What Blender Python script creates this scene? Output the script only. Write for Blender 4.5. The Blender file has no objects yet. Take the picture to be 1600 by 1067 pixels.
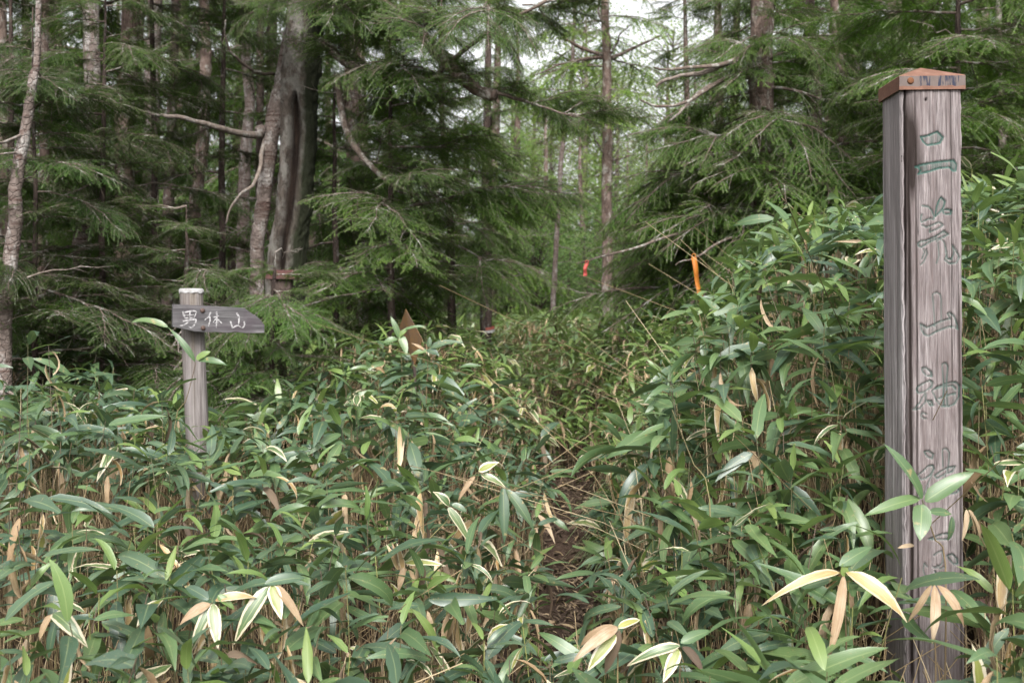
import bpy, math, random
import numpy as np
from mathutils import Matrix, Vector

random.seed(7)
RNG = np.random.default_rng(11)
sc = bpy.context.scene
col = sc.collection
pi = math.pi

# ------------------------------------------------------------------ camera, sky, sun, exposure
CAM_Z, FPX, PITCH = 1.5, 1800.0, math.atan(23.5 / 1800.0)
cam = bpy.data.cameras.new('camera')
cam_o = bpy.data.objects.new('camera', cam)
col.objects.link(cam_o)
cam_o.location = (0, 0, CAM_Z)
cam_o.rotation_euler = (pi / 2 - PITCH, 0, 0)
cam.sensor_width = 36.0
cam.lens = 36.0 * FPX / 1600.0
cam.clip_start, cam.clip_end = 0.05, 1500
cam.dof.use_dof = True
cam.dof.focus_distance = 3.9
cam.dof.aperture_fstop = 5.6
sc.camera = cam_o

SUN_EL, SUN_AZ = math.radians(42), math.radians(178)      # compass azimuth of the sun, 0 = +Y, clockwise
world = bpy.data.worlds.new('World')
sc.world = world
world.use_nodes = True
nt = world.node_tree
bg = nt.nodes['Background']
sky = nt.nodes.new('ShaderNodeTexSky')
sky.sky_type = 'NISHITA'
sky.sun_disc = False
sky.sun_elevation = SUN_EL
sky.sun_rotation = SUN_AZ
sky.air_density, sky.dust_density, sky.ozone_density = 1.0, 6.0, 1.0
hs = nt.nodes.new('ShaderNodeHueSaturation')
hs.inputs['Saturation'].default_value = 0.08
nt.links.new(sky.outputs[0], hs.inputs['Color'])
nt.links.new(hs.outputs[0], bg.inputs['Color'])
bg.inputs['Strength'].default_value = 0.125

sun = bpy.data.lights.new('sun', 'SUN')
sun.energy, sun.angle, sun.color = 1.5, math.radians(24), (1.0, 0.96, 0.91)
sun_o = bpy.data.objects.new('sun', sun)
col.objects.link(sun_o)
sd = Vector((math.sin(SUN_AZ) * math.cos(SUN_EL), math.cos(SUN_AZ) * math.cos(SUN_EL), math.sin(SUN_EL)))
sun_o.rotation_euler = (-sd).to_track_quat('-Z', 'Y').to_euler()
sun_o.location = sd * 40

sc.view_settings.view_transform = 'Standard'
sc.view_settings.look = 'None'
sc.view_settings.gamma = 1.0
sc.view_settings.exposure = 1.55
sc.cycles.max_bounces = 6
sc.cycles.diffuse_bounces = 3
sc.cycles.transmission_bounces = 4
sc.cycles.transparent_max_bounces = 4
sc.cycles.use_denoising = True

# ------------------------------------------------------------------ small maths
CP, SP = math.cos(PITCH), math.sin(PITCH)


def P(px, py, Y):
    """the point at depth Y that a photograph pixel looks at"""
    a, b = (px - 800.0) / FPX, (533.5 - py) / FPX
    dx, dy, dz = a, CP + b * SP, -SP + b * CP
    s = Y / dy
    return np.array((dx * s, Y, CAM_Z + dz * s))


def sstep(x, a, b):
    t = np.clip((np.asarray(x, float) - a) / (b - a), 0, 1)
    return t * t * (3 - 2 * t)


def vnoise(x, y, seed=0):
    """smooth value noise, about -1..1"""
    x, y = np.asarray(x, float), np.asarray(y, float)
    xi, yi = np.floor(x).astype(np.int64), np.floor(y).astype(np.int64)
    xf, yf = x - xi, y - yi
    u, v = xf * xf * (3 - 2 * xf), yf * yf * (3 - 2 * yf)

    def h(a, b):
        n = (a * 374761393 + b * 668265263 + seed * 1442695041) & 0x7fffffff
        n = ((n ^ (n >> 13)) * 1274126177) & 0x7fffffff
        return ((n ^ (n >> 16)) & 0xffff) / 32767.5 - 1
    return (h(xi, yi) * (1 - u) + h(xi + 1, yi) * u) * (1 - v) + (h(xi, yi + 1) * (1 - u) + h(xi + 1, yi + 1) * u) * v


def unit(v):
    v = np.asarray(v, float)
    return v / np.maximum(np.linalg.norm(v, axis=-1, keepdims=True), 1e-9)


PY_ = [-5, 3, 4.8, 6.3, 9, 12, 16, 25, 60]
PX_ = [0.1, 0.12, 0.19, 0.34, 0.47, 0.15, -0.35, -1.0, -2.0]
HY_ = [-5, 6.6, 7.0, 7.25, 9, 13, 18, 25, 60, 250]
HZ_ = [0, 0.04, 0.06, 0.2, 0.33, 0.56, 0.76, 0.9, 1.1, 1.6]


def path_x(y):
    return np.interp(y, PY_, PX_)


def ground_z(x, y):
    x, y = np.asarray(x, float), np.asarray(y, float)
    hp = np.interp(y, HY_, HZ_)
    d = x - path_x(y)
    lim = np.maximum(0.92 - hp, 0.12)
    hr = 0.43 * np.maximum(d - 0.18, 0) * (.30 + .70 * sstep(y, 3.3, 5.0)) + 0.14 * (np.clip(y, 3, 6) - 3) * sstep(d, 0.15, 0.9)
    hr = lim * np.tanh(hr / lim)
    hl = sstep(-d, 0.12, 0.9) * (0.10 + 0.26 * sstep(y, 4, 6) * np.exp(-((x + 0.75) / 0.75) ** 2) * (1 - sstep(y, 8, 12)) + 0.12 * sstep(y, 4, 9))
    n = 0.05 * vnoise(x * 0.9, y * 0.9, 3) + 0.02 * vnoise(x * 3.1, y * 3.1, 4)
    return hp + hr + hl + n * sstep(np.abs(d), 0.15, 0.6)


# ------------------------------------------------------------------ mesh building
def make_mesh(name, V, F, mats, luv=None, smooth=True, midx=None):
    """V n x 3, F a list of int arrays (m x 3 or m x 4)"""
    me = bpy.data.meshes.new(name)
    V = np.ascontiguousarray(V, np.float32)
    F = [np.asarray(f, np.int32) for f in F if len(f)]
    me.vertices.add(len(V))
    me.vertices.foreach_set('co', V.ravel())
    loops = np.concatenate([f.ravel() for f in F])
    sizes = np.concatenate([np.full(len(f), f.shape[1], np.int32) for f in F])
    starts = np.concatenate([[0], np.cumsum(sizes)[:-1]]).astype(np.int32)
    me.loops.add(len(loops))
    me.loops.foreach_set('vertex_index', loops)
    me.polygons.add(len(sizes))
    me.polygons.foreach_set('loop_start', starts)
    me.polygons.foreach_set('loop_total', sizes)
    for m in mats:
        me.materials.append(m)
    if midx is not None:
        me.polygons.foreach_set('material_index', np.asarray(midx, np.int32))
    me.polygons.foreach_set('use_smooth', np.full(len(sizes), smooth, bool))
    if luv is not None:
        at = me.attributes.new('luv', 'FLOAT_VECTOR', 'POINT')
        at.data.foreach_set('vector', np.ascontiguousarray(luv, np.float32).ravel())
    me.update(calc_edges=True)
    me.validate()
    return me


def link(name, data, parent=None, matrix=None):
    o = bpy.data.objects.new(name, data)
    col.objects.link(o)
    if parent is not None:
        o.parent = parent
    if matrix is not None:
        o.matrix_local = matrix
    return o


def thing(name, label, cat, loc=(0, 0, 0), group=None):
    o = link(name, None)
    o.empty_display_size = 0.1
    o.location = loc
    tag(o, label, cat, group)
    return o


def tag(o, label=None, cat=None, group=None, kind=None):
    for k, v in (('label', label), ('category', cat), ('group', group), ('kind', kind)):
        if v:
            o[k] = v
    return o


class MB:
    """collects tubes, boxes and sheets into one mesh"""
    def __init__(self):
        self.V, self.Q, self.T, self.L, self.n = [], [], [], [], 0
        self.mq, self.mt = [], []

    def add(self, V, Q=(), T=(), luv=None, m=0):
        V = np.asarray(V, float).reshape(-1, 3)
        if len(Q):
            self.Q.append(np.asarray(Q, int).reshape(-1, 4) + self.n)
            self.mq.append(np.full(len(self.Q[-1]), m))
        if len(T):
            self.T.append(np.asarray(T, int).reshape(-1, 3) + self.n)
            self.mt.append(np.full(len(self.T[-1]), m))
        self.V.append(V)
        self.L.append(np.zeros((len(V), 3)) if luv is None else luv)
        self.n += len(V)
        return self

    def tube(self, pts, rad, sides=6, m=0, cap=True, rnd=0.0, rough=0.0, seed=0):
        pts = np.asarray(pts, float)
        rad = np.broadcast_to(np.asarray(rad, float), (len(pts),))
        t = unit(np.gradient(pts, axis=0))
        ref = np.array((0, 1.0, 0)) if abs(t[0][1]) < 0.8 else np.array((1.0, 0, 0))
        a = unit(np.cross(t, ref))
        b = np.cross(t, a)
        th = np.arange(sides) * 2 * pi / sides
        r = rad[:, None] * np.ones(sides)
        if rough:
            r = r * (1 + rough * vnoise(np.arange(len(pts))[:, None] * 0.9 + seed * 7, th[None] * 1.6, seed))
        V = pts[:, None] + r[..., None] * (np.cos(th)[None, :, None] * a[:, None] + np.sin(th)[None, :, None] * b[:, None])
        k = len(pts)
        i = np.arange(k - 1)[:, None] * sides + np.arange(sides)[None]
        j = np.arange(k - 1)[:, None] * sides + (np.arange(sides)[None] + 1) % sides
        Q = np.stack([i, j, j + sides, i + sides], -1).reshape(-1, 4)
        luv = np.stack(np.broadcast_arrays(th[None] / (2 * pi), np.linspace(0, 1, k)[:, None], np.full((k, sides), rnd)), -1).reshape(-1, 3)
        V = V.reshape(-1, 3)
        T = []
        if cap:
            V = np.vstack([V, pts[:1], pts[-1:]])
            luv = np.vstack([luv, [[0, 0, rnd], [0, 1, rnd]]])
            c0, c1 = k * sides, k * sides + 1
            e = (k - 1) * sides
            T = [(c0, (q + 1) % sides, q) for q in range(sides)] + [(c1, e + q, e + (q + 1) % sides) for q in range(sides)]
        return self.add(V, Q, T, luv, m)

    def box(self, lo, hi, M=None, m=0, bev=0.0):
        x0, y0, z0 = lo
        x1, y1, z1 = hi
        if bev:
            b = bev
            V, rows = [], ((z0, b), (z0 + b, 0), (z1 - b, 0), (z1, b))
            for z, i in rows:
                xa, xb, ya, yb = x0 + i, x1 - i, y0 + i, y1 - i
                V += [(xa + b, ya, z), (xb - b, ya, z), (xb, ya + b, z), (xb, yb - b, z), (xb - b, yb, z), (xa + b, yb, z), (xa, yb - b, z), (xa, ya + b, z)]
            Q = [(r * 8 + q, r * 8 + (q + 1) % 8, r * 8 + 8 + (q + 1) % 8, r * 8 + 8 + q) for r in range(3) for q in range(8)]
            Q += [(24, 25, 26, 31), (31, 26, 27, 30), (30, 27, 28, 29), (1, 0, 7, 2), (2, 7, 6, 3), (3, 6, 5, 4)]
        else:
            V = [(x0, y0, z0), (x1, y0, z0), (x1, y1, z0), (x0, y1, z0), (x0, y0, z1), (x1, y0, z1), (x1, y1, z1), (x0, y1, z1)]
            Q = [(0, 3, 2, 1), (4, 5, 6, 7), (0, 1, 5, 4), (1, 2, 6, 5), (2, 3, 7, 6), (3, 0, 4, 7)]
        V = np.array(V, float)
        if M is not None:
            M = np.array(M)
            V = V @ M[:3, :3].T + M[:3, 3]
        return self.add(V, Q, (), None, m)

    def mesh(self, name, mats, smooth=True):
        F, mi = [], []
        if self.Q:
            F.append(np.vstack(self.Q)); mi.append(np.concatenate(self.mq))
        if self.T:
            F.append(np.vstack(self.T)); mi.append(np.concatenate(self.mt))
        return make_mesh(name, np.vstack(self.V), F, mats, np.vstack(self.L), smooth, np.concatenate(mi))


def bez(pts, n):
    """smooth curve through the points (Catmull-Rom), n samples"""
    p = np.asarray(pts, float)
    if len(p) == 2:
        return p[0] + (p[1] - p[0]) * np.linspace(0, 1, n)[:, None]
    q = np.vstack([2 * p[0] - p[1], p, 2 * p[-1] - p[-2]])
    t = np.linspace(0, len(p) - 1 - 1e-6, n)
    i = t.astype(int)
    f = (t - i)[:, None]
    a, b, c, d = q[i], q[i + 1], q[i + 2], q[i + 3]
    return 0.5 * ((2 * b) + (c - a) * f + (2 * a - 5 * b + 4 * c - d) * f ** 2 + (3 * b - a - 3 * c + d) * f ** 3)


# ------------------------------------------------------------------ materials
class NB:
    def __init__(self, name):
        self.mat = bpy.data.materials.new(name)
        self.mat.use_nodes = True
        self.t = self.mat.node_tree
        self.p = self.t.nodes['Principled BSDF']
        self.out = self.t.nodes['Material Output']

    def n(self, typ, **kw):
        nd = self.t.nodes.new(typ)
        for k, v in kw.items():
            setattr(nd, k, v)
        return nd

    def l(self, a, b):
        self.t.links.new(a, b)

    def val(self, sock, v):
        if isinstance(v, bpy.types.NodeSocket):
            self.l(v, sock)
        else:
            sock.default_value = v

    def math(self, op, a, b=0.5, c=0.0, clamp=False):
        nd = self.n('ShaderNodeMath', operation=op, use_clamp=clamp)
        self.val(nd.inputs[0], a); self.val(nd.inputs[1], b); self.val(nd.inputs[2], c)
        return nd.outputs[0]

    def mix(self, f, a, b, blend='MIX'):
        nd = self.n('ShaderNodeMix', data_type='RGBA', blend_type=blend)
        self.val(nd.inputs[0], f)
        for s, v in ((nd.inputs[6], a), (nd.inputs[7], b)):
            if isinstance(v, (tuple, list)):
                v = (*v[:3], 1.0)
            self.val(s, v)
        return nd.outputs[2]

    def ramp(self, f, stops):
        nd = self.n('ShaderNodeValToRGB')
        e = nd.color_ramp.elements
        while len(e) < len(stops):
            e.new(0.5)
        for el, (pos, c) in zip(e, stops):
            el.position = pos
            el.color = (*c, 1) if isinstance(c, (tuple, list)) else (c, c, c, 1)
        self.val(nd.inputs[0], f)
        return nd.outputs[0]

    def coords(self, scale=(1, 1, 1), kind='Object'):
        tc = self.n('ShaderNodeTexCoord')
        mp = self.n('ShaderNodeMapping')
        mp.inputs['Scale'].default_value = scale
        self.l(tc.outputs[kind], mp.inputs[0])
        return mp.outputs[0]

    def noise(self, vec, scale=5.0, detail=4.0, rough=0.55, dist=0.0):
        nd = self.n('ShaderNodeTexNoise')
        self.val(nd.inputs['Vector'], vec)
        nd.inputs['Scale'].default_value = scale
        nd.inputs['Detail'].default_value = detail
        nd.inputs['Roughness'].default_value = rough
        nd.inputs['Distortion'].default_value = dist
        return nd.outputs[0]

    def bump(self, h, strength=0.5, dist=0.01):
        nd = self.n('ShaderNodeBump')
        nd.inputs['Strength'].default_value = strength
        nd.inputs['Distance'].default_value = dist
        self.l(h, nd.inputs['Height'])
        self.l(nd.outputs[0], self.p.inputs['Normal'])
        return nd.outputs[0]

    def luv(self):
        at = self.n('ShaderNodeAttribute', attribute_name='luv')
        sp = self.n('ShaderNodeSeparateXYZ')
        self.l(at.outputs['Vector'], sp.inputs[0])
        return sp.outputs[0], sp.outputs[1], sp.outputs[2]

    def orand(self):
        return self.n('ShaderNodeObjectInfo').outputs['Random']

    def thin(self, colour, amount):
        """light coming through a leaf"""
        tr = self.n('ShaderNodeBsdfTranslucent')
        self.val(tr.inputs['Color'], colour)
        mx = self.n('ShaderNodeMixShader')
        mx.inputs[0].default_value = amount
        self.l(self.p.outputs[0], mx.inputs[1])
        self.l(tr.outputs[0], mx.inputs[2])
        self.l(mx.outputs[0], self.out.inputs['Surface'])

    def finish(self, colour, rough=0.8, spec=0.3):
        self.val(self.p.inputs['Base Color'], colour if isinstance(colour, bpy.types.NodeSocket) else (*colour, 1))
        self.val(self.p.inputs['Roughness'], rough)
        self.p.inputs['Specular IOR Level'].default_value = spec
        return self.mat


def leaf_material(name, c_a, c_b, c_c, margin=None, m_at=0.62, rough=0.40, trans=0.20, spec=0.75, mid=0.25, blotch=None, spots=False):
    b = NB(name)
    u, v, r = b.luv()
    rr = b.math('FRACT', b.math('ADD', r, b.orand()))
    base = b.ramp(rr, [(0.0, c_a), (0.5, c_b), (1.0, c_c)])
    au = b.math('ABSOLUTE', u)
    vein = b.math('SINE', b.math('MULTIPLY', u, 34.0))
    vein = b.math('MULTIPLY_ADD', vein, 0.11, 0.95)
    cc = b.n('ShaderNodeCombineColor')
    for i in range(3):
        b.l(vein, cc.inputs[i])
    base = b.mix(1.0, base, cc.outputs[0], 'MULTIPLY')
    nz = b.noise(b.coords((1, 1, 1)), 22.0, 3.0)
    base = b.mix(b.math('MULTIPLY', nz, 0.35), base, c_c)
    if spots:
        sk = b.ramp(b.noise(b.coords((1, 1, 1)), 26.0, 4.0, 0.7), [(0.61, 0.0), (0.68, 0.8)])
        base = b.mix(sk, base, (0.26, 0.20, 0.09))
    if blotch:
        cv = b.n('ShaderNodeCombineXYZ')
        b.l(b.math('MULTIPLY', u, 5.0), cv.inputs[0]); b.l(b.math('MULTIPLY', v, 2.2), cv.inputs[1]); b.l(b.math('MULTIPLY', rr, 9.0), cv.inputs[2])
        base = b.mix(b.ramp(b.noise(cv.outputs[0], 1.6, 5.0, 0.7), [(0.36, 0.0), (0.60, 0.8)]), base, blotch)
        bl = b.ramp(b.noise(b.coords((1, 1, 1)), 7.0, 4.0, 0.65), [(0.50, 0.0), (0.68, 0.85)])
        base = b.mix(bl, base, blotch)
    if margin:
        e = b.math('ADD', au, b.math('MULTIPLY', b.math('SUBTRACT', nz, 0.5), 0.55))
        e = b.math('ADD', e, b.math('MULTIPLY', b.math('SUBTRACT', b.noise(b.coords((1, 1, 1)), 6.0, 2.0), 0.5), 0.9))
        e = b.math('ADD', e, b.math('MULTIPLY', b.math('POWER', v, 5.0), 0.7))
        k = b.ramp(e, [(m_at, 0.0), (m_at + 0.10, 1.0)])
        base = b.mix(k, base, margin)
    rib = b.ramp(au, [(0.0, 1.0), (0.10, 0.0)])
    base = b.mix(b.math('MULTIPLY', rib, mid), base, (0.45, 0.50, 0.22))
    b.bump(vein, 0.25, 0.002)
    b.finish(base, rough, spec)
    tr = b.mix(0.5, base, (0.18, 0.28, 0.05), 'MIX') if not margin else base
    b.thin(tr, trans)
    return b.mat


LM = {
    'dark': leaf_material('sasa_dark_green', (0.026, 0.058, 0.037), (0.042, 0.080, 0.046), (0.064, 0.104, 0.053), spots=True),
    'green': leaf_material('sasa_green', (0.054, 0.104, 0.047), (0.075, 0.132, 0.054), (0.102, 0.160, 0.058), trans=0.28, spots=True),
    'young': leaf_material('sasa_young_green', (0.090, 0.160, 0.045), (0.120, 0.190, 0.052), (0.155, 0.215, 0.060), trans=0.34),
    'edged': leaf_material('sasa_white_edged', (0.040, 0.085, 0.030), (0.065, 0.11, 0.040), (0.11, 0.14, 0.045), margin=(0.42, 0.37, 0.26), mid=0.3),
    'dead': leaf_material('sasa_straw', (0.32, 0.25, 0.15), (0.40, 0.33, 0.23), (0.26, 0.18, 0.10), rough=0.6, trans=0.18, spec=0.25, mid=0.1, blotch=(0.20, 0.13, 0.075)),
    'pale': leaf_material('sasa_bleached', (0.40, 0.33, 0.23), (0.47, 0.40, 0.30), (0.34, 0.25, 0.16), rough=0.55, trans=0.2, spec=0.25, mid=0.1, blotch=(0.22, 0.14, 0.08)),
    'yellow': leaf_material('sasa_yellowing', (0.42, 0.33, 0.15), (0.48, 0.40, 0.24), (0.38, 0.24, 0.10), margin=(0.42, 0.35, 0.24), m_at=0.72, rough=0.5, trans=0.2, mid=0.1, blotch=(0.26, 0.16, 0.06)),
    'yedge': leaf_material('sasa_yellow_green_edged', (0.14, 0.17, 0.03), (0.20, 0.22, 0.05), (0.26, 0.25, 0.07), margin=(0.50, 0.45, 0.34), m_at=0.6, rough=0.45, mid=0.2),
    'brown': leaf_material('sasa_brown', (0.050, 0.034, 0.025), (0.080, 0.055, 0.039), (0.125, 0.092, 0.064), rough=0.75, trans=0.1, spec=0.2, mid=0.05),
}
KINDS_LM = list(LM)


def stem_mat():
    b = NB('sasa_stem')
    u, v, r = b.luv()
    rr = b.math('FRACT', b.math('ADD', r, b.orand()))
    low = b.ramp(rr, [(0, (0.10, 0.07, 0.04)), (0.4, (0.19, 0.14, 0.075)), (0.75, (0.15, 0.14, 0.06)), (1, (0.28, 0.22, 0.13))])
    top = b.ramp(rr, [(0, (0.07, 0.10, 0.03)), (0.5, (0.09, 0.06, 0.05)), (1, (0.18, 0.19, 0.06))])
    k = b.ramp(b.math('ADD', v, b.math('MULTIPLY', b.math('SUBTRACT', rr, 0.5), 0.5)), [(0.55, 0.0), (0.85, 1.0)])
    return b.finish(b.mix(k, low, top), 0.55, 0.4)


def cane_mat():
    b = NB('dead_cane')
    u, v, r = b.luv()
    rr = b.math('FRACT', b.math('ADD', r, b.orand()))
    return b.finish(b.ramp(rr, [(0, (0.09, 0.06, 0.034)), (0.35, (0.20, 0.145, 0.078)), (0.7, (0.30, 0.225, 0.13)), (1, (0.42, 0.34, 0.22))]), 0.6, 0.3)


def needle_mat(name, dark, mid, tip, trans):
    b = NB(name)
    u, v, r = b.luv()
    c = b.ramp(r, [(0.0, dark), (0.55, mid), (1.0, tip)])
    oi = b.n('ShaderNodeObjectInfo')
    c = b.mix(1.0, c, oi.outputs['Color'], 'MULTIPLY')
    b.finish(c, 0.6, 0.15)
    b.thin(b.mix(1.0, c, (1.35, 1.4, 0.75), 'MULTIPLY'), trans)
    return b.mat


def bark_mat(name, dark, light, lichen, k_lichen=0.5, sx=14.0, sz=5.0, strength=0.9, moss=None, band=None):
    b = NB(name)
    co = b.coords((sx, sx, sz))
    n1 = b.noise(co, 1.0, 6.0, 0.65, 0.6)
    vo = b.n('ShaderNodeTexVoronoi', feature='DISTANCE_TO_EDGE')
    b.l(b.coords((sx * 1.2, sx * 1.2, sz * 1.4)), vo.inputs['Vector'])
    vo.inputs['Scale'].default_value = 1.3
    pl = b.ramp(vo.outputs['Distance'], [(0.0, 0.0), (0.12, 1.0)])
    h = b.math('ADD', n1, b.math('MULTIPLY', pl, 0.35))
    c = b.mix(b.ramp(n1, [(0.32, 0.0), (0.68, 1.0)]), dark, light)
    if band:
        bd = b.ramp(b.noise(b.coords((3, 3, 34)), 1.0, 3.0, 0.6), [(0.54, 0.0), (0.62, 1.0)])
        c = b.mix(bd, c, band)
    ln = b.ramp(b.noise(b.coords((1, 1, 0.6)), 9.0, 5.0, 0.7), [(0.62 - 0.22 * k_lichen, 0.0), (0.70 - 0.2 * k_lichen, 1.0)])
    ln = b.math('MULTIPLY', ln, b.ramp(b.noise(b.coords((1, 1, 1)), 60.0, 2.0), [(0.35, 0.2), (0.6, 1.0)]))
    c = b.mix(b.math('MULTIPLY', ln, 0.8), c, lichen)
    if moss:
        mk = b.ramp(b.noise(b.coords((1, 1, 0.5)), 4.0, 4.0, 0.6), [(0.5, 0.0), (0.62, 1.0)])
        c = b.mix(b.math('MULTIPLY', mk, 0.7), c, moss)
    b.bump(h, strength, 0.02)
    return b.finish(c, 0.9, 0.15)


def ground_mat():
    b = NB('forest_soil')
    n1 = b.noise(b.coords(), 3.0, 6.0, 0.6)
    n2 = b.noise(b.coords(), 34.0, 5.0, 0.7)
    c = b.ramp(n2, [(0.25, (0.018, 0.013, 0.010)), (0.5, (0.034, 0.025, 0.019)), (0.75, (0.066, 0.050, 0.039))])
    c = b.mix(b.math('MULTIPLY', n1, 0.5), c, (0.055, 0.030, 0.020))
    b.bump(n2, 0.8, 0.02)
    return b.finish(c, 0.95, 0.1)


M_STEM, M_CANE, M_SOIL = stem_mat(), cane_mat(), ground_mat()
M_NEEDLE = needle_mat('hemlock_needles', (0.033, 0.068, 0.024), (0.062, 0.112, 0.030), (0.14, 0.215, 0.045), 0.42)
M_LEAFY = needle_mat('broadleaf_leaves', (0.065, 0.11, 0.04), (0.11, 0.165, 0.055), (0.19, 0.235, 0.075), 0.40)
M_TWIG = bark_mat('twig_bark', (0.045, 0.034, 0.028), (0.15, 0.115, 0.095), (0.34, 0.34, 0.31), 0.45, 30, 30, 0.4)
M_BARK = bark_mat('conifer_bark', (0.050, 0.034, 0.028), (0.17, 0.125, 0.105), (0.34, 0.33, 0.30), 0.45)
M_BARKL = bark_mat('pale_bark', (0.075, 0.058, 0.050), (0.165, 0.132, 0.117), (0.27, 0.255, 0.24), 0.5, 16, 16, 0.9, band=(0.065, 0.042, 0.035))
M_BARKD = bark_mat('dark_bark', (0.022, 0.016, 0.014), (0.075, 0.055, 0.046), (0.20, 0.20, 0.18), 0.25)
M_DEADW = bark_mat('dead_wood', (0.09, 0.07, 0.06), (0.20, 0.165, 0.14), (0.29, 0.28, 0.26), 0.5, 30, 8, 0.5)

# ------------------------------------------------------------------ the ground
def build_ground():
    gx = np.concatenate([-np.geomspace(260, 6.2, 26), np.arange(-6, 6.01, 0.08), np.geomspace(6.2, 260, 26)])
    gy = np.concatenate([np.linspace(-40, 0, 10)[:-1], np.arange(0, 3, 0.25), np.arange(3, 13, 0.08), np.geomspace(13, 300, 60)])
    X, Y = np.meshgrid(gx, gy)
    Z = ground_z(X, Y) + 0.012 * vnoise(X * 9, Y * 9, 8) * (np.abs(X) < 6)
    nx = len(gx)
    i = (np.arange(len(gy) - 1)[:, None] * nx + np.arange(nx - 1)[None]).ravel()
    Q = np.stack([i, i + 1, i + 1 + nx, i + nx], -1)
    me = make_mesh('forest_ground', np.stack([X, Y, Z], -1).reshape(-1, 3), [Q], [M_SOIL])
    tag(link('ground', me), 'brown forest floor with a trodden path rising between bamboo grass', 'ground', kind='structure')


build_ground()

# ------------------------------------------------------------------ leaves of the bamboo grass
T_NEAR = np.array([0, .05, .16, .32, .50, .68, .84, .94, 1.0])
W_NEAR = np.array([.10, .46, .88, 1.0, .95, .74, .42, .18, .02])
T_FAR = np.array([0, .25, .62, 1.0])
W_FAR = np.array([.12, .9, .92, .02])


def leaf_shape(T, W, L, wid, e0, bend, fold, roll, wave, rg):
    """a leaf lying along +X from the origin: rings of left edge, midrib, right edge"""
    k = len(T)
    W = W * np.concatenate([[1], rg.uniform(.86, 1.08, k - 2), [1]])
    if k > 5 and rg.random() < .15:
        W = W.copy(); W[-2] *= 1.9; W[-1] = .25
    ang = e0 - bend * T ** 1.3
    ds = np.diff(T, prepend=0) * L
    am = np.concatenate([[ang[0]], (ang[1:] + ang[:-1]) / 2])
    x, z = np.cumsum(np.cos(am) * ds), np.cumsum(np.sin(am) * ds)
    side = rg.normal(0, 0.10) * L * T ** 2
    c = np.stack([x, side, z], -1)
    nrm = np.stack([-np.sin(ang), np.zeros(k), np.cos(ang)], -1)
    ro = roll * T
    yv = np.array((0, 1.0, 0))
    s = np.cos(ro)[:, None] * yv + np.sin(ro)[:, None] * nrm
    n2 = np.cos(ro)[:, None] * nrm - np.sin(ro)[:, None] * yv
    hw = (W * wid / 2)[:, None]
    w1 = wave * wid * np.sin(T * rg.uniform(5, 13) + rg.uniform(0, 6))[:, None]
    w2 = wave * wid * np.sin(T * rg.uniform(5, 13) + rg.uniform(0, 6))[:, None]
    up = math.sin(fold)
    Lf = c + s * hw * math.cos(fold) + n2 * (hw * up + w1 * W[:, None])
    Rt = c - s * hw * math.cos(fold) + n2 * (hw * up + w2 * W[:, None])
    V = np.stack([Lf, c, Rt], 1).reshape(-1, 3)
    u = np.tile(np.array([-1.0, 0, 1.0]), k)
    luv = np.stack([u, np.repeat(T, 3), np.zeros(3 * k)], -1)
    i = np.arange(k - 1)[:, None] * 3 + np.array([0, 1])[None]
    Q = np.stack([i, i + 3, i + 4, i + 1], -1).reshape(-1, 4)
    return V, Q, luv


NVAR = 20
LEAF = {}
rg = np.random.default_rng(5)
for lod, (T, W) in (('near', (T_NEAR, W_NEAR)), ('far', (T_FAR, W_FAR))):
    Vs, Vd = [], []
    for i in range(NVAR):
        V, LQ, LUV = leaf_shape(T, W, 1.0, rg.uniform(.180, .275), rg.uniform(-.15, .40), rg.uniform(.2, 1.5), rg.uniform(.05, .45), rg.normal(0, .45), .07, rg)
        Vs.append(V)
        V, LQ, LUV = leaf_shape(T, W, 1.0, rg.uniform(.12, .19), rg.uniform(-.3, .3), rg.uniform(.7, 1.9), rg.uniform(.3, .95), rg.normal(0, .9), .10, rg)
        Vd.append(V)
    LEAF[lod] = dict(live=np.array(Vs), dry=np.array(Vd), Q=LQ, luv=LUV)

LEAF_ME = {}


def leaf_mesh(kind, dry, var):
    key = (kind, dry, var)
    if key not in LEAF_ME:
        d = LEAF['near']
        luv = d['luv'].copy()
        luv[:, 2] = (var * 0.37) % 1
        LEAF_ME[key] = make_mesh('leaf_' + kind, d['dry' if dry else 'live'][var], [d['Q']], [LM[kind]], luv)
    return LEAF_ME[key]


def rot(az, tilt, roll):
    return np.array(Matrix.Rotation(az, 3, 'Z') @ Matrix.Rotation(-tilt, 3, 'Y') @ Matrix.Rotation(roll, 3, 'X'))


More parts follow.
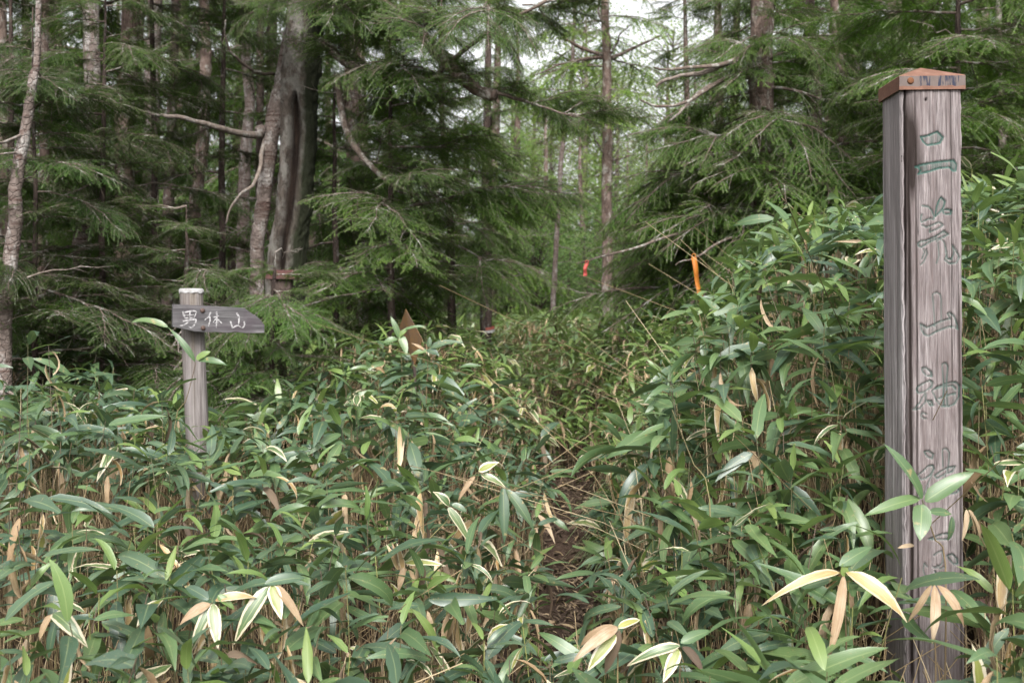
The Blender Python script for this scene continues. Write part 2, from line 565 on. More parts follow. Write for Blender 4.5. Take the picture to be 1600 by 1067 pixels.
def plant_spec(x, y, h, rg, mix, big=1.0, flat=1.0):
    """stem points and a list of leaves (kind, dry, variant, position, rotation, length)"""
    z0 = float(ground_z(x, y)) - 0.02
    la, lm = rg.uniform(0, 2 * pi), abs(rg.normal(0, .10)) * h + 0.01
    p = []
    for t in (0, .35, .7, 1.0):
        p.append((x + math.cos(la) * lm * t ** 1.7, y + math.sin(la) * lm * t ** 1.7, z0 + h * t))
    p = np.array(p)
    leaves = []

    def cluster(at, k, size, a0):
        for i in range(k):
            f = i / max(k - 1, 1)
            az = a0 + (i % 2) * pi + rg.normal(0, .75)
            til = (0.42 - 0.85 * f + rg.normal(0, .25)) * flat + .12 * (1 - flat)
            pos = at - np.array((0, 0, 0.085 * f * size / .2)) + np.array((math.cos(az), math.sin(az), 0)) * 0.012
            L = size * rg.uniform(.55, 1.25) * (0.78 if i == 0 else 1.0)
            r = rg.random()
            low = max(0.0, f - .45)
            if i == 0 and rg.random() < mix['young']:
                kd, dry, til = 'young', False, rg.uniform(.2, 1.0)
            elif r < mix['dead'] * (0.35 + 2.2 * low):
                kd, dry, til = ('dead', 'pale', 'brown', 'dead', 'yellow')[rg.integers(5)], True, til - rg.uniform(.4, 1.3)
            elif r < mix['dead'] * (0.35 + 2.2 * low) + mix['edged']:
                kd, dry = ('edged', 'edged', 'edged', 'yedge')[rg.integers(4)], rg.random() < .3
            elif rg.random() < mix['green']:
                kd, dry = 'green', False
            else:
                kd, dry = 'dark', False
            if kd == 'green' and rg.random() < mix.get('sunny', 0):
                kd = 'young'  # lighter leaf colour gives the sunlit look
            leaves.append((kd, dry, int(rg.integers(NVAR)), pos, rot(az, til, rg.normal(0, .45) * flat), L))
    a0 = rg.uniform(0, 2 * pi)
    cluster(p[3], int(rg.integers(5, 8) - (x <= .5 and y < 7)), 0.195 * big * (1.15 if x > .5 else 1.0), a0)
    if x > .5 and y > 3.6:
        for q in (.30, .62):
            cluster(p[1] + (p[2] - p[1]) * q * 2 if q < .5 else p[2], int(rg.integers(2, 5)), 0.17 * big, a0 + q * 5)
    elif rg.random() < .5:
        cluster(p[2] + (p[3] - p[2]) * rg.uniform(0, .5), int(rg.integers(2, 4)), 0.155 * big, a0 + 1.5)
    return p, leaves


def near_mix(x, y):
    if x > 0.6:
        return dict(dead=.10, edged=.03, green=.70, young=.55)
    if x > -0.4 and y < 5:
        return dict(dead=.28, edged=.09, green=.35, young=.25)
    return dict(dead=.17, edged=.05, green=.38, young=.30)


def px_of(x, y):
    return 800 + FPX * x / max(y, .1)


CONT_R = ([950, 985, 1050, 1100, 1160, 1200, 1300, 1385, 1510, 1600, 1700], [790, 700, 585, 515, 446, 352, 335, 335, 285, 268, 262])
CONT_L = ([-100, 0, 120, 250, 310, 350, 430, 520, 600, 680, 720, 800, 850, 900, 960], [536, 530, 522, 590, 668, 660, 612, 566, 545, 566, 596, 664, 726, 780, 800])


def plants_field():
    rg = np.random.default_rng(21)
    near, far = [], []
    # nearer stand: a jittered grid, culms about 8 cm apart
    for (y0, y1, st) in ((2.35, 4.6, .126), (4.6, 7.8, .136)):
        for y in np.arange(y0, y1, st):
            half = 0.49 * y + .35
            for x in np.arange(-half, half, st):
                near.append((x + rg.normal(0, st * .45), y + rg.normal(0, st * .45)))
    out = []
    for (x, y) in near:
        d = x - float(path_x(y))
        if y > 5.2 and -.15 - .06 * rg.random() < d < .16 or y < 2.3:
            continue
        if abs(px_of(x, y) - 1448) < (120 if y < 3.2 else 90) and y < 3.62 + .12:
            continue
        if x < -1.0 and y > 6.6 and rg.random() < .6:
            continue
        h = .72 + .10 * float(vnoise(x * 1.7, y * 1.7, 5)) + rg.normal(0, .06)
        if x > .5:
            h += .28 * float(sstep(y, 3.2, 4.6)) + .24 * float(sstep(y, 4.6, 5.6)) + .10 * float(sstep(x, .9, 1.6)) * float(sstep(y, 3.6, 4.6))
        if x < -1.2 and y > 4.2:
            h += .16 + (rg.random() < .14) * rg.uniform(.1, .35)
        if y < 3.2:
            h *= .90
        h *= 1 - .35 * float(np.exp(-(d / .35) ** 2))
        if abs(px_of(x, y) - 305) < 38 and y < 5.6:
            h = min(h, 1.5 - (690 - 510) / 1800 * y - float(ground_z(x, y)) - .02)
            if h < .3:
                continue
        if abs(px_of(x, y) - 640) < 40 and y < 7.2:
            h = min(h, 1.5 - (575 - 510) / 1800 * y - float(ground_z(x, y)) - .02)
        px = px_of(x, y)
        lim = np.interp(px, *(CONT_R if d > .1 else CONT_L)) + rg.normal(0, 12) - (26 if rg.random() < .10 else 0)
        if d < .1 and px > 900:
            lim = 770
        if 842 < px < 952 and y < 6.4:
            lim = 1004 + rg.normal(0, 14)
        elif 815 < px < 985 and y < 6.2:
            lim = max(lim, 850 + rg.normal(0, 20))
        h = min(h, CAM_Z - (lim - 510) / FPX * y - float(ground_z(x, y)) - .04)
        if h < .16:
            continue
        out.append((x, y, h))
    mid = []
    for (y0, y1, st, lo, hi) in ((7.8, 12, .125, -1.9, 3.2), (12, 26, .215, -2.9, 6.0)):
        for y in np.arange(y0, y1, st):
            for x in np.arange(lo * y / y0, hi * y / y0, st):
                if y < 9 and abs(x - float(path_x(y))) < .18:
                    continue
                if x < -1.2 and rg.random() < .45:
                    continue
                mid.append((x + rg.normal(0, st * .45), y + rg.normal(0, st * .45), rg.uniform(.48, .80) * (1 - .40 * float(np.exp(-((x - float(path_x(y))) / .35) ** 2)) * (y < 9.5)) + (.12 if x > 1.4 and y < 10 else 0)))
    return out, mid


class Batch:
    """many stems and leaves joined into one mesh"""
    def __init__(self, lod):
        self.d, self.items, self.stems = LEAF[lod], {}, MB()

    def leaf(self, kd, dry, var, pos, R, L, rnd):
        self.items.setdefault(kd, []).append((dry, var, pos, R, L, rnd))

    def build(self, name):
        d = self.d
        nv = len(d['luv'])
        Vs, Fs, Ls, mi, off = [], [], [], [], 0
        mats = [M_STEM, M_CANE] + [LM[k] for k in KINDS_LM]
        if self.stems.n:
            V = np.vstack(self.stems.V)
            Vs.append(V); Ls.append(np.vstack(self.stems.L)); Fs.append(np.vstack(self.stems.Q)); mi.append(np.concatenate(self.stems.mq)); off = len(V)
        for kd, it in self.items.items():
            base = np.where(np.array([i[0] for i in it])[:, None, None], d['dry'][[i[1] for i in it]], d['live'][[i[1] for i in it]])
            R = np.array([i[3] for i in it]); L = np.array([i[4] for i in it]); p = np.array([i[2] for i in it])
            V = np.einsum('nij,nvj->nvi', R, base) * L[:, None, None] + p[:, None]
            luv = np.tile(d['luv'], (len(it), 1, 1))
            luv[:, :, 2] = np.array([i[5] for i in it])[:, None]
            F = (d['Q'][None] + (np.arange(len(it)) * nv)[:, None, None] + off).reshape(-1, 4)
            Vs.append(V.reshape(-1, 3)); Ls.append(luv.reshape(-1, 3)); Fs.append(F)
            mi.append(np.full(len(F), 2 + KINDS_LM.index(kd))); off += len(it) * nv
        return make_mesh(name, np.vstack(Vs), [np.vstack(Fs)], mats, np.vstack(Ls), True, np.concatenate(mi))


def stem_mesh(pts, r=.0022, m=0, sides=4, rnd=.5):
    b = MB()
    b.tube(pts, np.linspace(r, r * .6, len(pts)), sides, m, cap=False, rnd=rnd)
    return b


def sasa_label(x, y):
    px = px_of(x, y)
    if px > 1330:
        return 'dwarf bamboo shoot at the foot of the carved post', 'bamboo grass round the carved post'
    if px > 980:
        return 'dwarf bamboo shoot between the path and carved post', 'bamboo grass between path and carved post'
    if px > 700:
        return 'dwarf bamboo shoot at the near end of the path', 'bamboo grass over the path mouth'
    if px > 380:
        return 'dwarf bamboo shoot between the path and arrow sign', 'bamboo grass between path and arrow sign'
    return 'dwarf bamboo shoot in front of the arrow sign', 'bamboo grass in front of arrow sign'


def build_sasa():
    rg = np.random.default_rng(33)
    near, mid = plants_field()
    near.sort(key=lambda p: p[1])
    singles, rest = [], []
    for p in near:
        px = px_of(p[0], p[1])
        top = 510 + (1.5 - float(ground_z(p[0], p[1])) - p[2]) * FPX / p[1]
        if len(singles) < 285 and 10 < px < 1590 and top < 1040:
            singles.append(p)
        else:
            rest.append(p)
    for (x, y, h) in singles:
        pts, leaves = plant_spec(x, y, h, rg, near_mix(x, y))
        lb, gr = sasa_label(x, y)
        kn = [q[0] for q in leaves]
        nd, ne = sum(k in ('dead', 'pale', 'brown', 'yellow') for k in kn), sum(k in ('edged', 'yedge') for k in kn)
        look = 'with straw-dry leaves' if nd > 1 else 'with white-edged leaves' if ne > 1 else 'with a fresh pale tip leaf' if 'young' in kn else 'with plain green leaves'
        lb, gr = lb.replace('dwarf bamboo shoot', 'dwarf bamboo ' + look), gr + ', ' + look
        base = pts[0]
        t = thing('dwarf_bamboo', lb, 'bamboo grass', base, gr)
        link('stem', stem_mesh(bez(pts - base, 6), .0024, 0, 5, rg.random()).mesh('sasa_stem', [M_STEM]), t)
        for (kd, dry, var, pos, R, L) in leaves:
            M = Matrix.Translation(pos - base) @ Matrix(R).to_4x4() @ Matrix.Scale(L, 4)
            link('leaf', leaf_mesh(kd, dry, var), t, M)
    b = Batch('near')
    for (x, y, h) in rest:
        pts, leaves = plant_spec(x, y, h, rg, near_mix(x, y))
        b.stems.tube(pts, np.linspace(.0023, .0014, 4), 3, 0, cap=False, rnd=rg.random())
        for q in leaves:
            b.leaf(*q, rg.random())
    for (x, y, h) in singles + rest:                 # bare dead canes among the live ones
        for _ in range(4):
            xx, yy = x + rg.normal(0, .06), y + rg.normal(0, .06)
            if abs(px_of(xx, yy) - 1448) < 75 and yy < 3.75 or abs(xx - float(path_x(yy))) < .24 and yy > 4:
                continue
            hh = h * rg.uniform(.35, .95)
            z0 = float(ground_z(xx, yy)) - .02
            lx, ly = rg.normal(0, .14) * hh, rg.normal(0, .14) * hh
            if rg.random() < .10:
                lx, ly = lx * 6, ly * 6
            b.stems.tube([(xx, yy, z0), (xx + lx * .4, yy + ly * .4, z0 + hh * .55), (xx + lx, yy + ly, z0 + hh)], [.0024, .002, .0014], 3, 1, cap=False, rnd=rg.random())
    for _ in range(420):                             # short canes round the foot of the carved post
        xx, yy = rg.uniform(.95, 1.75), rg.uniform(2.9, 4.0)
        z0 = float(ground_z(xx, yy)) - .02
        hh = rg.uniform(.1, .55)
        if abs(px_of(xx, yy) - 1448) < 75:
            hh = min(hh, CAM_Z - (1010 - 510) / FPX * yy - z0)
        if hh < .06 or (abs(xx - 1.27) < .12 and 3.45 < yy < 3.72):
            continue
        b.stems.tube([(xx, yy, z0), (xx + rg.normal(0, .05), yy + rg.normal(0, .05), z0 + hh * .6), (xx + rg.normal(0, .08), yy + rg.normal(0, .08), z0 + hh)], [.0024, .002, .0014], 3, 1, cap=False, rnd=rg.random())
    tag(link('bamboo_grass', b.build('bamboo_grass')), 'dense stand of green dwarf bamboo with straw-coloured canes on both banks', 'bamboo grass', kind='stuff')
    b = Batch('far')
    for (x, y, h) in mid:
        mx = dict(dead=.30, edged=.12, green=1.0, young=.9, sunny=.6)  # paler leaf colours stand in for light and sheen on the field
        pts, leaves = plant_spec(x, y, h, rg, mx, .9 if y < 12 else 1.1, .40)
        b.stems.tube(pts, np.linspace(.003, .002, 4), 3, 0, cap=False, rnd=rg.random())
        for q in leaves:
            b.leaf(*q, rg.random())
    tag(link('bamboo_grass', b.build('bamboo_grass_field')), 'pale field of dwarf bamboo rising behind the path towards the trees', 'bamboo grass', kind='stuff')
    # fallen leaves on the soil
    b = Batch('near')
    for q in range(8200):
        y = rg.uniform(2.3, 10) if q < 7000 else rg.uniform(2.8, 4.0)
        x = float(path_x(y)) + rg.normal(0, .35) if rg.random() < .6 else rg.uniform(-.5, .5) * y
        if q >= 7000:
            x = rg.uniform(.8, 1.8)
        R = rot(rg.uniform(0, 2 * pi), rg.normal(0, .15), rg.normal(0, .4))
        b.leaf(('brown', 'brown', 'brown', 'brown', 'dead')[rg.integers(5)], bool(rg.random() < .6), int(rg.integers(NVAR)), np.array((x, y, float(ground_z(x, y)) + rg.uniform(.012, .04))), R, rg.uniform(.03, .11), rg.random())
    tag(link('leaf_litter', b.build('leaf_litter')), 'brown fallen leaves littering the trodden soil of the path', 'leaf litter', kind='stuff')


build_sasa()

# ------------------------------------------------------------------ conifer boughs
def bough_mat(p, az, elev, s, roll):
    return Matrix.Translation(p) @ Matrix.Rotation(az, 4, 'Z') @ Matrix.Rotation(-elev, 4, 'Y') @ Matrix.Rotation(roll, 4, 'X') @ Matrix.Scale(s, 4)


def bough(seed, L, near=True, droop=.18, hang=.25, bare=.16, fan=.46, sub=True):
    """a flat hemlock bough along +X: wood (material 0) and needles (material 1)"""
    rg = np.random.default_rng(seed)
    s = np.linspace(0, L, 9)
    wob = np.cumsum(rg.normal(0, .012 * L, 9)); wob -= wob[0]
    wz = np.cumsum(rg.normal(0, .008 * L, 9)); wz -= wz[0]
    axis = np.stack([s * (1 - .05 * droop), wob, -droop * s ** 2 / L + .10 * s + wz], -1)
    mb = MB()
    r0 = .0035 + .0075 * L
    mb.tube(axis, np.linspace(r0, .0022, 9), 6 if near else 4, 0, cap=False)
    ds = .034 if near else .075
    td = .020 if near else .052
    tw = []                                       # needle-bearing twigs: p0, p1, normal, tipness

    def at(q):
        return np.array([np.interp(q, s, axis[:, i]) for i in range(3)])
    q, sd = bare * L, 1
    while q < L * .985:
        f = q / L
        l = fan * L * (1 - f) ** .75 * min(1.0, .35 + (f - bare) / .22) * rg.uniform(.45, 1.25) + .05
        p0 = at(q)
        tan = unit(at(min(q + .03, L)) - at(max(q - .03, 0)))
        sv = unit(np.cross((0, 0, 1.0), tan)) * sd
        a = math.radians(rg.uniform(36, 74) - 12 * f)
        d0 = tan * math.cos(a) + sv * math.sin(a)
        d0[2] += rg.normal(0, .17)
        k = 4
        t = np.linspace(0, 1, k + 1)[:, None]
        pts = p0 + d0 * l * t + np.array((0, 0, -1)) * (hang * l * t ** 2) + tan * (.12 * l * t ** 2)
        mb.tube(pts, np.linspace(.0024 + .002 * l, .0012, k + 1), 3, 0, cap=False)
        bald, glow = rg.random() < .10, (rg.random() < .3) * rg.uniform(.1, .4)
        for i in range(0 if bald else k):
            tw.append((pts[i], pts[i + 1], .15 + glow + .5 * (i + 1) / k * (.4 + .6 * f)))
        u, s2 = .03, 1
        while u < l * .97 and not bald:
            g = u / l
            i = min(int(g * k), k - 1)
            pp = pts[i] + (pts[i + 1] - pts[i]) * (g * k - i)
            dd = unit(pts[i + 1] - pts[i])
            s3 = unit(np.cross((0, 0, 1.0), dd)) * s2
            aa = math.radians(rg.uniform(24, 74))
            ll = min(.36 * (l - u) + .025, .13) * rg.uniform(.4, 1.35)
            e = dd * math.cos(aa) + s3 * math.sin(aa)
            e[2] += rg.normal(-.25 * hang, .28)
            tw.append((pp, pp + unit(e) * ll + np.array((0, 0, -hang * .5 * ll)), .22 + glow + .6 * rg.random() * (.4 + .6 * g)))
            u += td * rg.uniform(.7, 1.3)
            s2 = -s2
        q += ds * rg.uniform(.6, 1.4) * (.5 if sd > 0 else 1.0)
        sd = -sd
    p0 = np.array([t[0] for t in tw]); p1 = np.array([t[1] for t in tw]); tp = np.array([t[2] for t in tw])
    ln = np.linalg.norm(p1 - p0, axis=1)
    sp, nl, nw = (.0062, .0145, .0040) if near else (.0140, .030, .0095)
    cnt = np.maximum((ln / sp).astype(int), 2)
    idx = np.repeat(np.arange(len(tw)), cnt)
    fr = (np.arange(cnt.sum()) - np.repeat(np.cumsum(cnt) - cnt, cnt)) / np.repeat(cnt, cnt)
    d = unit(p1 - p0)[idx]
    base = p0[idx] + (p1 - p0)[idx] * fr[:, None]
    sv = unit(np.cross(np.array((0, 0, 1.0)), d))
    N = len(idx)
    Vs, rs = [], []
    for sgn in (-1, 1):
        a = rg.uniform(.8, 1.25, N)
        e = d * np.cos(a)[:, None] + sv * (sgn * np.sin(a))[:, None]
        e[:, 2] += rg.normal(0, .22, N)
        l = nl * rg.uniform(.7, 1.2, N)
        j = rg.uniform(-.5, .5, N)[:, None] * sp * d
        Vs.append(np.stack([base + j - d * nw / 2, base + j + d * nw / 2, base + j + e * l[:, None]], 1))
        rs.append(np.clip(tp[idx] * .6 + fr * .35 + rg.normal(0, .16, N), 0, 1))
    V = np.concatenate(Vs)
    r = np.concatenate(rs)
    n = len(V)
    luv = np.zeros((n, 3, 3)); luv[:, :, 2] = r[:, None]
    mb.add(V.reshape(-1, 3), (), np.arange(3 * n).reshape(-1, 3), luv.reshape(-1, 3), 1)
    if sub:                                       # two or three side boughs make the spray full and uneven
        for k in range(3 if near else 2):
            q = L * rg.uniform(.16, .45)
            M = np.array(bough_mat(at(q), (1 if k % 2 else -1) * rg.uniform(.45, .95), rg.normal(0, .16), 1.0, rg.normal(0, .25)))
            src = bough(seed * 7 + k, L * rg.uniform(.45, .68), near, droop, hang, .10, fan, False)
            V = np.vstack(src.V) @ M[:3, :3].T + M[:3, 3]
            off = mb.n
            mb.V.append(V); mb.L.append(np.vstack(src.L)); mb.n += len(V)
            mb.Q.append(np.vstack(src.Q) + off); mb.mq.append(np.concatenate(src.mq))
            mb.T.append(np.vstack(src.T) + off); mb.mt.append(np.concatenate(src.mt))
    return mb


BOUGH = {}
for i in range(6):
    BOUGH['flat', i] = bough(100 + i, 1.05 + .10 * i, True, .10 + .05 * i, .12 + .05 * i, fan=.40 + .03 * i).mesh('bough_flat', [M_TWIG, M_NEEDLE])
for i in range(4):
    BOUGH['hang', i] = bough(200 + i, 1.15 + .12 * i, True, .24 + .06 * i, .28 + .06 * i, fan=.44).mesh('bough_hanging', [M_TWIG, M_NEEDLE])
FAR_MB = []
for i in range(5):
    mb = bough(300 + i, 1.5, False, .22 + .06 * i, .45)
    FAR_MB.append(mb)
    BOUGH['far', i] = mb.mesh('bough_far', [M_TWIG, M_NEEDLE])


def dead_branch(seed, L):
    rg = np.random.default_rng(seed)
    mb = MB()
    p = np.stack([np.linspace(0, L, 8), np.cumsum(rg.normal(0, .03 * L, 8)), np.cumsum(rg.normal(-.01 * L, .03 * L, 8))], -1)
    p -= p[0]
    mb.tube(p, np.linspace(.004 + .006 * L, .0015, 8), 5, 0)
    for _ in range(9):
        f = rg.uniform(.2, .95)
        a = np.array([np.interp(f * L, np.linspace(0, L, 8), p[:, i]) for i in range(3)])
        d = unit([rg.uniform(.2, .9), rg.choice([-1, 1]) * rg.uniform(.4, 1), rg.normal(0, .35)])
        l = rg.uniform(.12, .38) * L * (1.1 - f)
        e = a + d * l + np.array((0, 0, rg.normal(0, .1) * l))
        mid = (a + e) / 2 + rg.normal(0, .06 * l, 3)
        mb.tube([a, mid, e], [.0028, .002, .001], 3, 0, cap=False)
    return mb.mesh('dead_branch', [M_DEADW])


DEADB = [dead_branch(400 + i, 1.0) for i in range(4)]


def trunk_mesh(pts, rad, mat, sides=16, seed=0, rough=.10, step=.09):
    pts, rad = np.asarray(pts, float), np.asarray(rad, float)
    n = max(8, int(np.linalg.norm(pts[-1] - pts[0]) / step))
    c = bez(pts, n)
    r = np.interp(np.linspace(0, 1, n), np.linspace(0, 1, len(rad)), rad)
    rg = np.random.default_rng(seed)
    c[:, :2] += np.cumsum(rg.normal(0, .0022, (n, 2)), 0)
    r = r * (1 + .05 * vnoise(np.arange(n) * .35, np.zeros(n), seed))
    mb = MB()
    mb.tube(c, r, sides, 0, True, 0, rough, seed)
    return mb.mesh('trunk', [mat]), c, r


def conifer(label, group, ctrl, rad, spec, mat, kind='flat', seed=0, tint=(1, 1, 1), dead=0, name='hemlock_tree', az=None, dead_z=(0.6, 3.0), dead_len=(.4, 1.0)):
    """ctrl: trunk points in world space from the ground up; spec: (z0, z1, count, length at z0, length at z1)"""
    rg = np.random.default_rng(seed)
    ctrl = np.asarray(ctrl, float)
    base = ctrl[0].copy()
    t = thing(name, label, 'tree', base, group)
    me, c, r = trunk_mesh(ctrl - base, rad, mat, 18 if rad[0] > .06 else 12, seed)
    link('trunk', me, t)
    zz = c[:, 2] + base[2]

    def at(z):
        return np.array([np.interp(z, zz, c[:, i]) for i in range(3)])
    if ctrl[-1][2] < 6.8:
        tz = ctrl[-1][2]
        spec = list(spec) + [(tz - .9, tz - .03, 14, .6, .25)]
    for (z0, z1, k, l0, l1) in spec:
        ph = rg.uniform(0, 6)
        k = max(5, round(k * .60)) if kind != 'far' else k
        for i in range(k):
            f = (i + rg.random() * .8) / k
            z = z0 + (z1 - z0) * f
            L = (l0 + (l1 - l0) * f) * rg.uniform(.7, 1.15)
            a = ph + i * 2.4 + rg.normal(0, .3)
            if az is not None:
                a = rg.uniform(az[0], az[1])
            hid = False                      # no bough grows across the bare trunk of the hollow tree
            for q in (.45, .7, .95):
                w = base + at(z) + np.array((math.cos(a), math.sin(a), -.12)) * L * q
                wx, wy = px_of(w[0], w[1]), 510 - (w[2] - CAM_Z) / w[1] * FPX
                hid = hid or (388 < wx < 512 and 60 < wy < 418 and w[1] < 9.5)
            if hid:
                continue
            nv = {'flat': 6, 'hang': 4, 'far': 5}[kind]
            me = BOUGH[kind, int(rg.integers(nv))]
            o = link('branch', me, t, bough_mat(at(z), a, rg.normal(-.06, .16), L / 1.4, rg.normal(0, .12)))
            g = rg.uniform(.8, 1.2)
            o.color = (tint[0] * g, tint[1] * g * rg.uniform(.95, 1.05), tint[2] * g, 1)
    for i in range(dead):
        z = base[2] + rg.uniform(*dead_z)
        o = link('dead_branch', DEADB[int(rg.integers(4))], t, bough_mat(at(z), rg.uniform(0, 2 * pi), rg.normal(-.1, .25), rg.uniform(*dead_len), rg.uniform(-1, 1)))
    return t, at


def trunk_ctrl(pxs, Y, top=None):
    """trunk points from pixels (top to bottom or bottom to top) at depth Y, carried down to the ground"""
    pts = [P(px, py, Y) for px, py in sorted(pxs, key=lambda q: -q[1])]
    g = np.array((pts[0][0], Y, float(ground_z(pts[0][0], Y)) - .06))
    if pts[0][2] > g[2] + .15:
        pts.insert(0, g)
    else:
        pts[0] = g
    if top:
        d = unit(pts[-1] - pts[-2])
        k = (top - pts[-1][2]) / max(d[2], .3)
        d2 = d.copy(); d2[:2] *= .4
        pts.append(pts[-1] + d2 * k)
    return pts


def rp(w, Y):
    return w / FPX * Y / 2


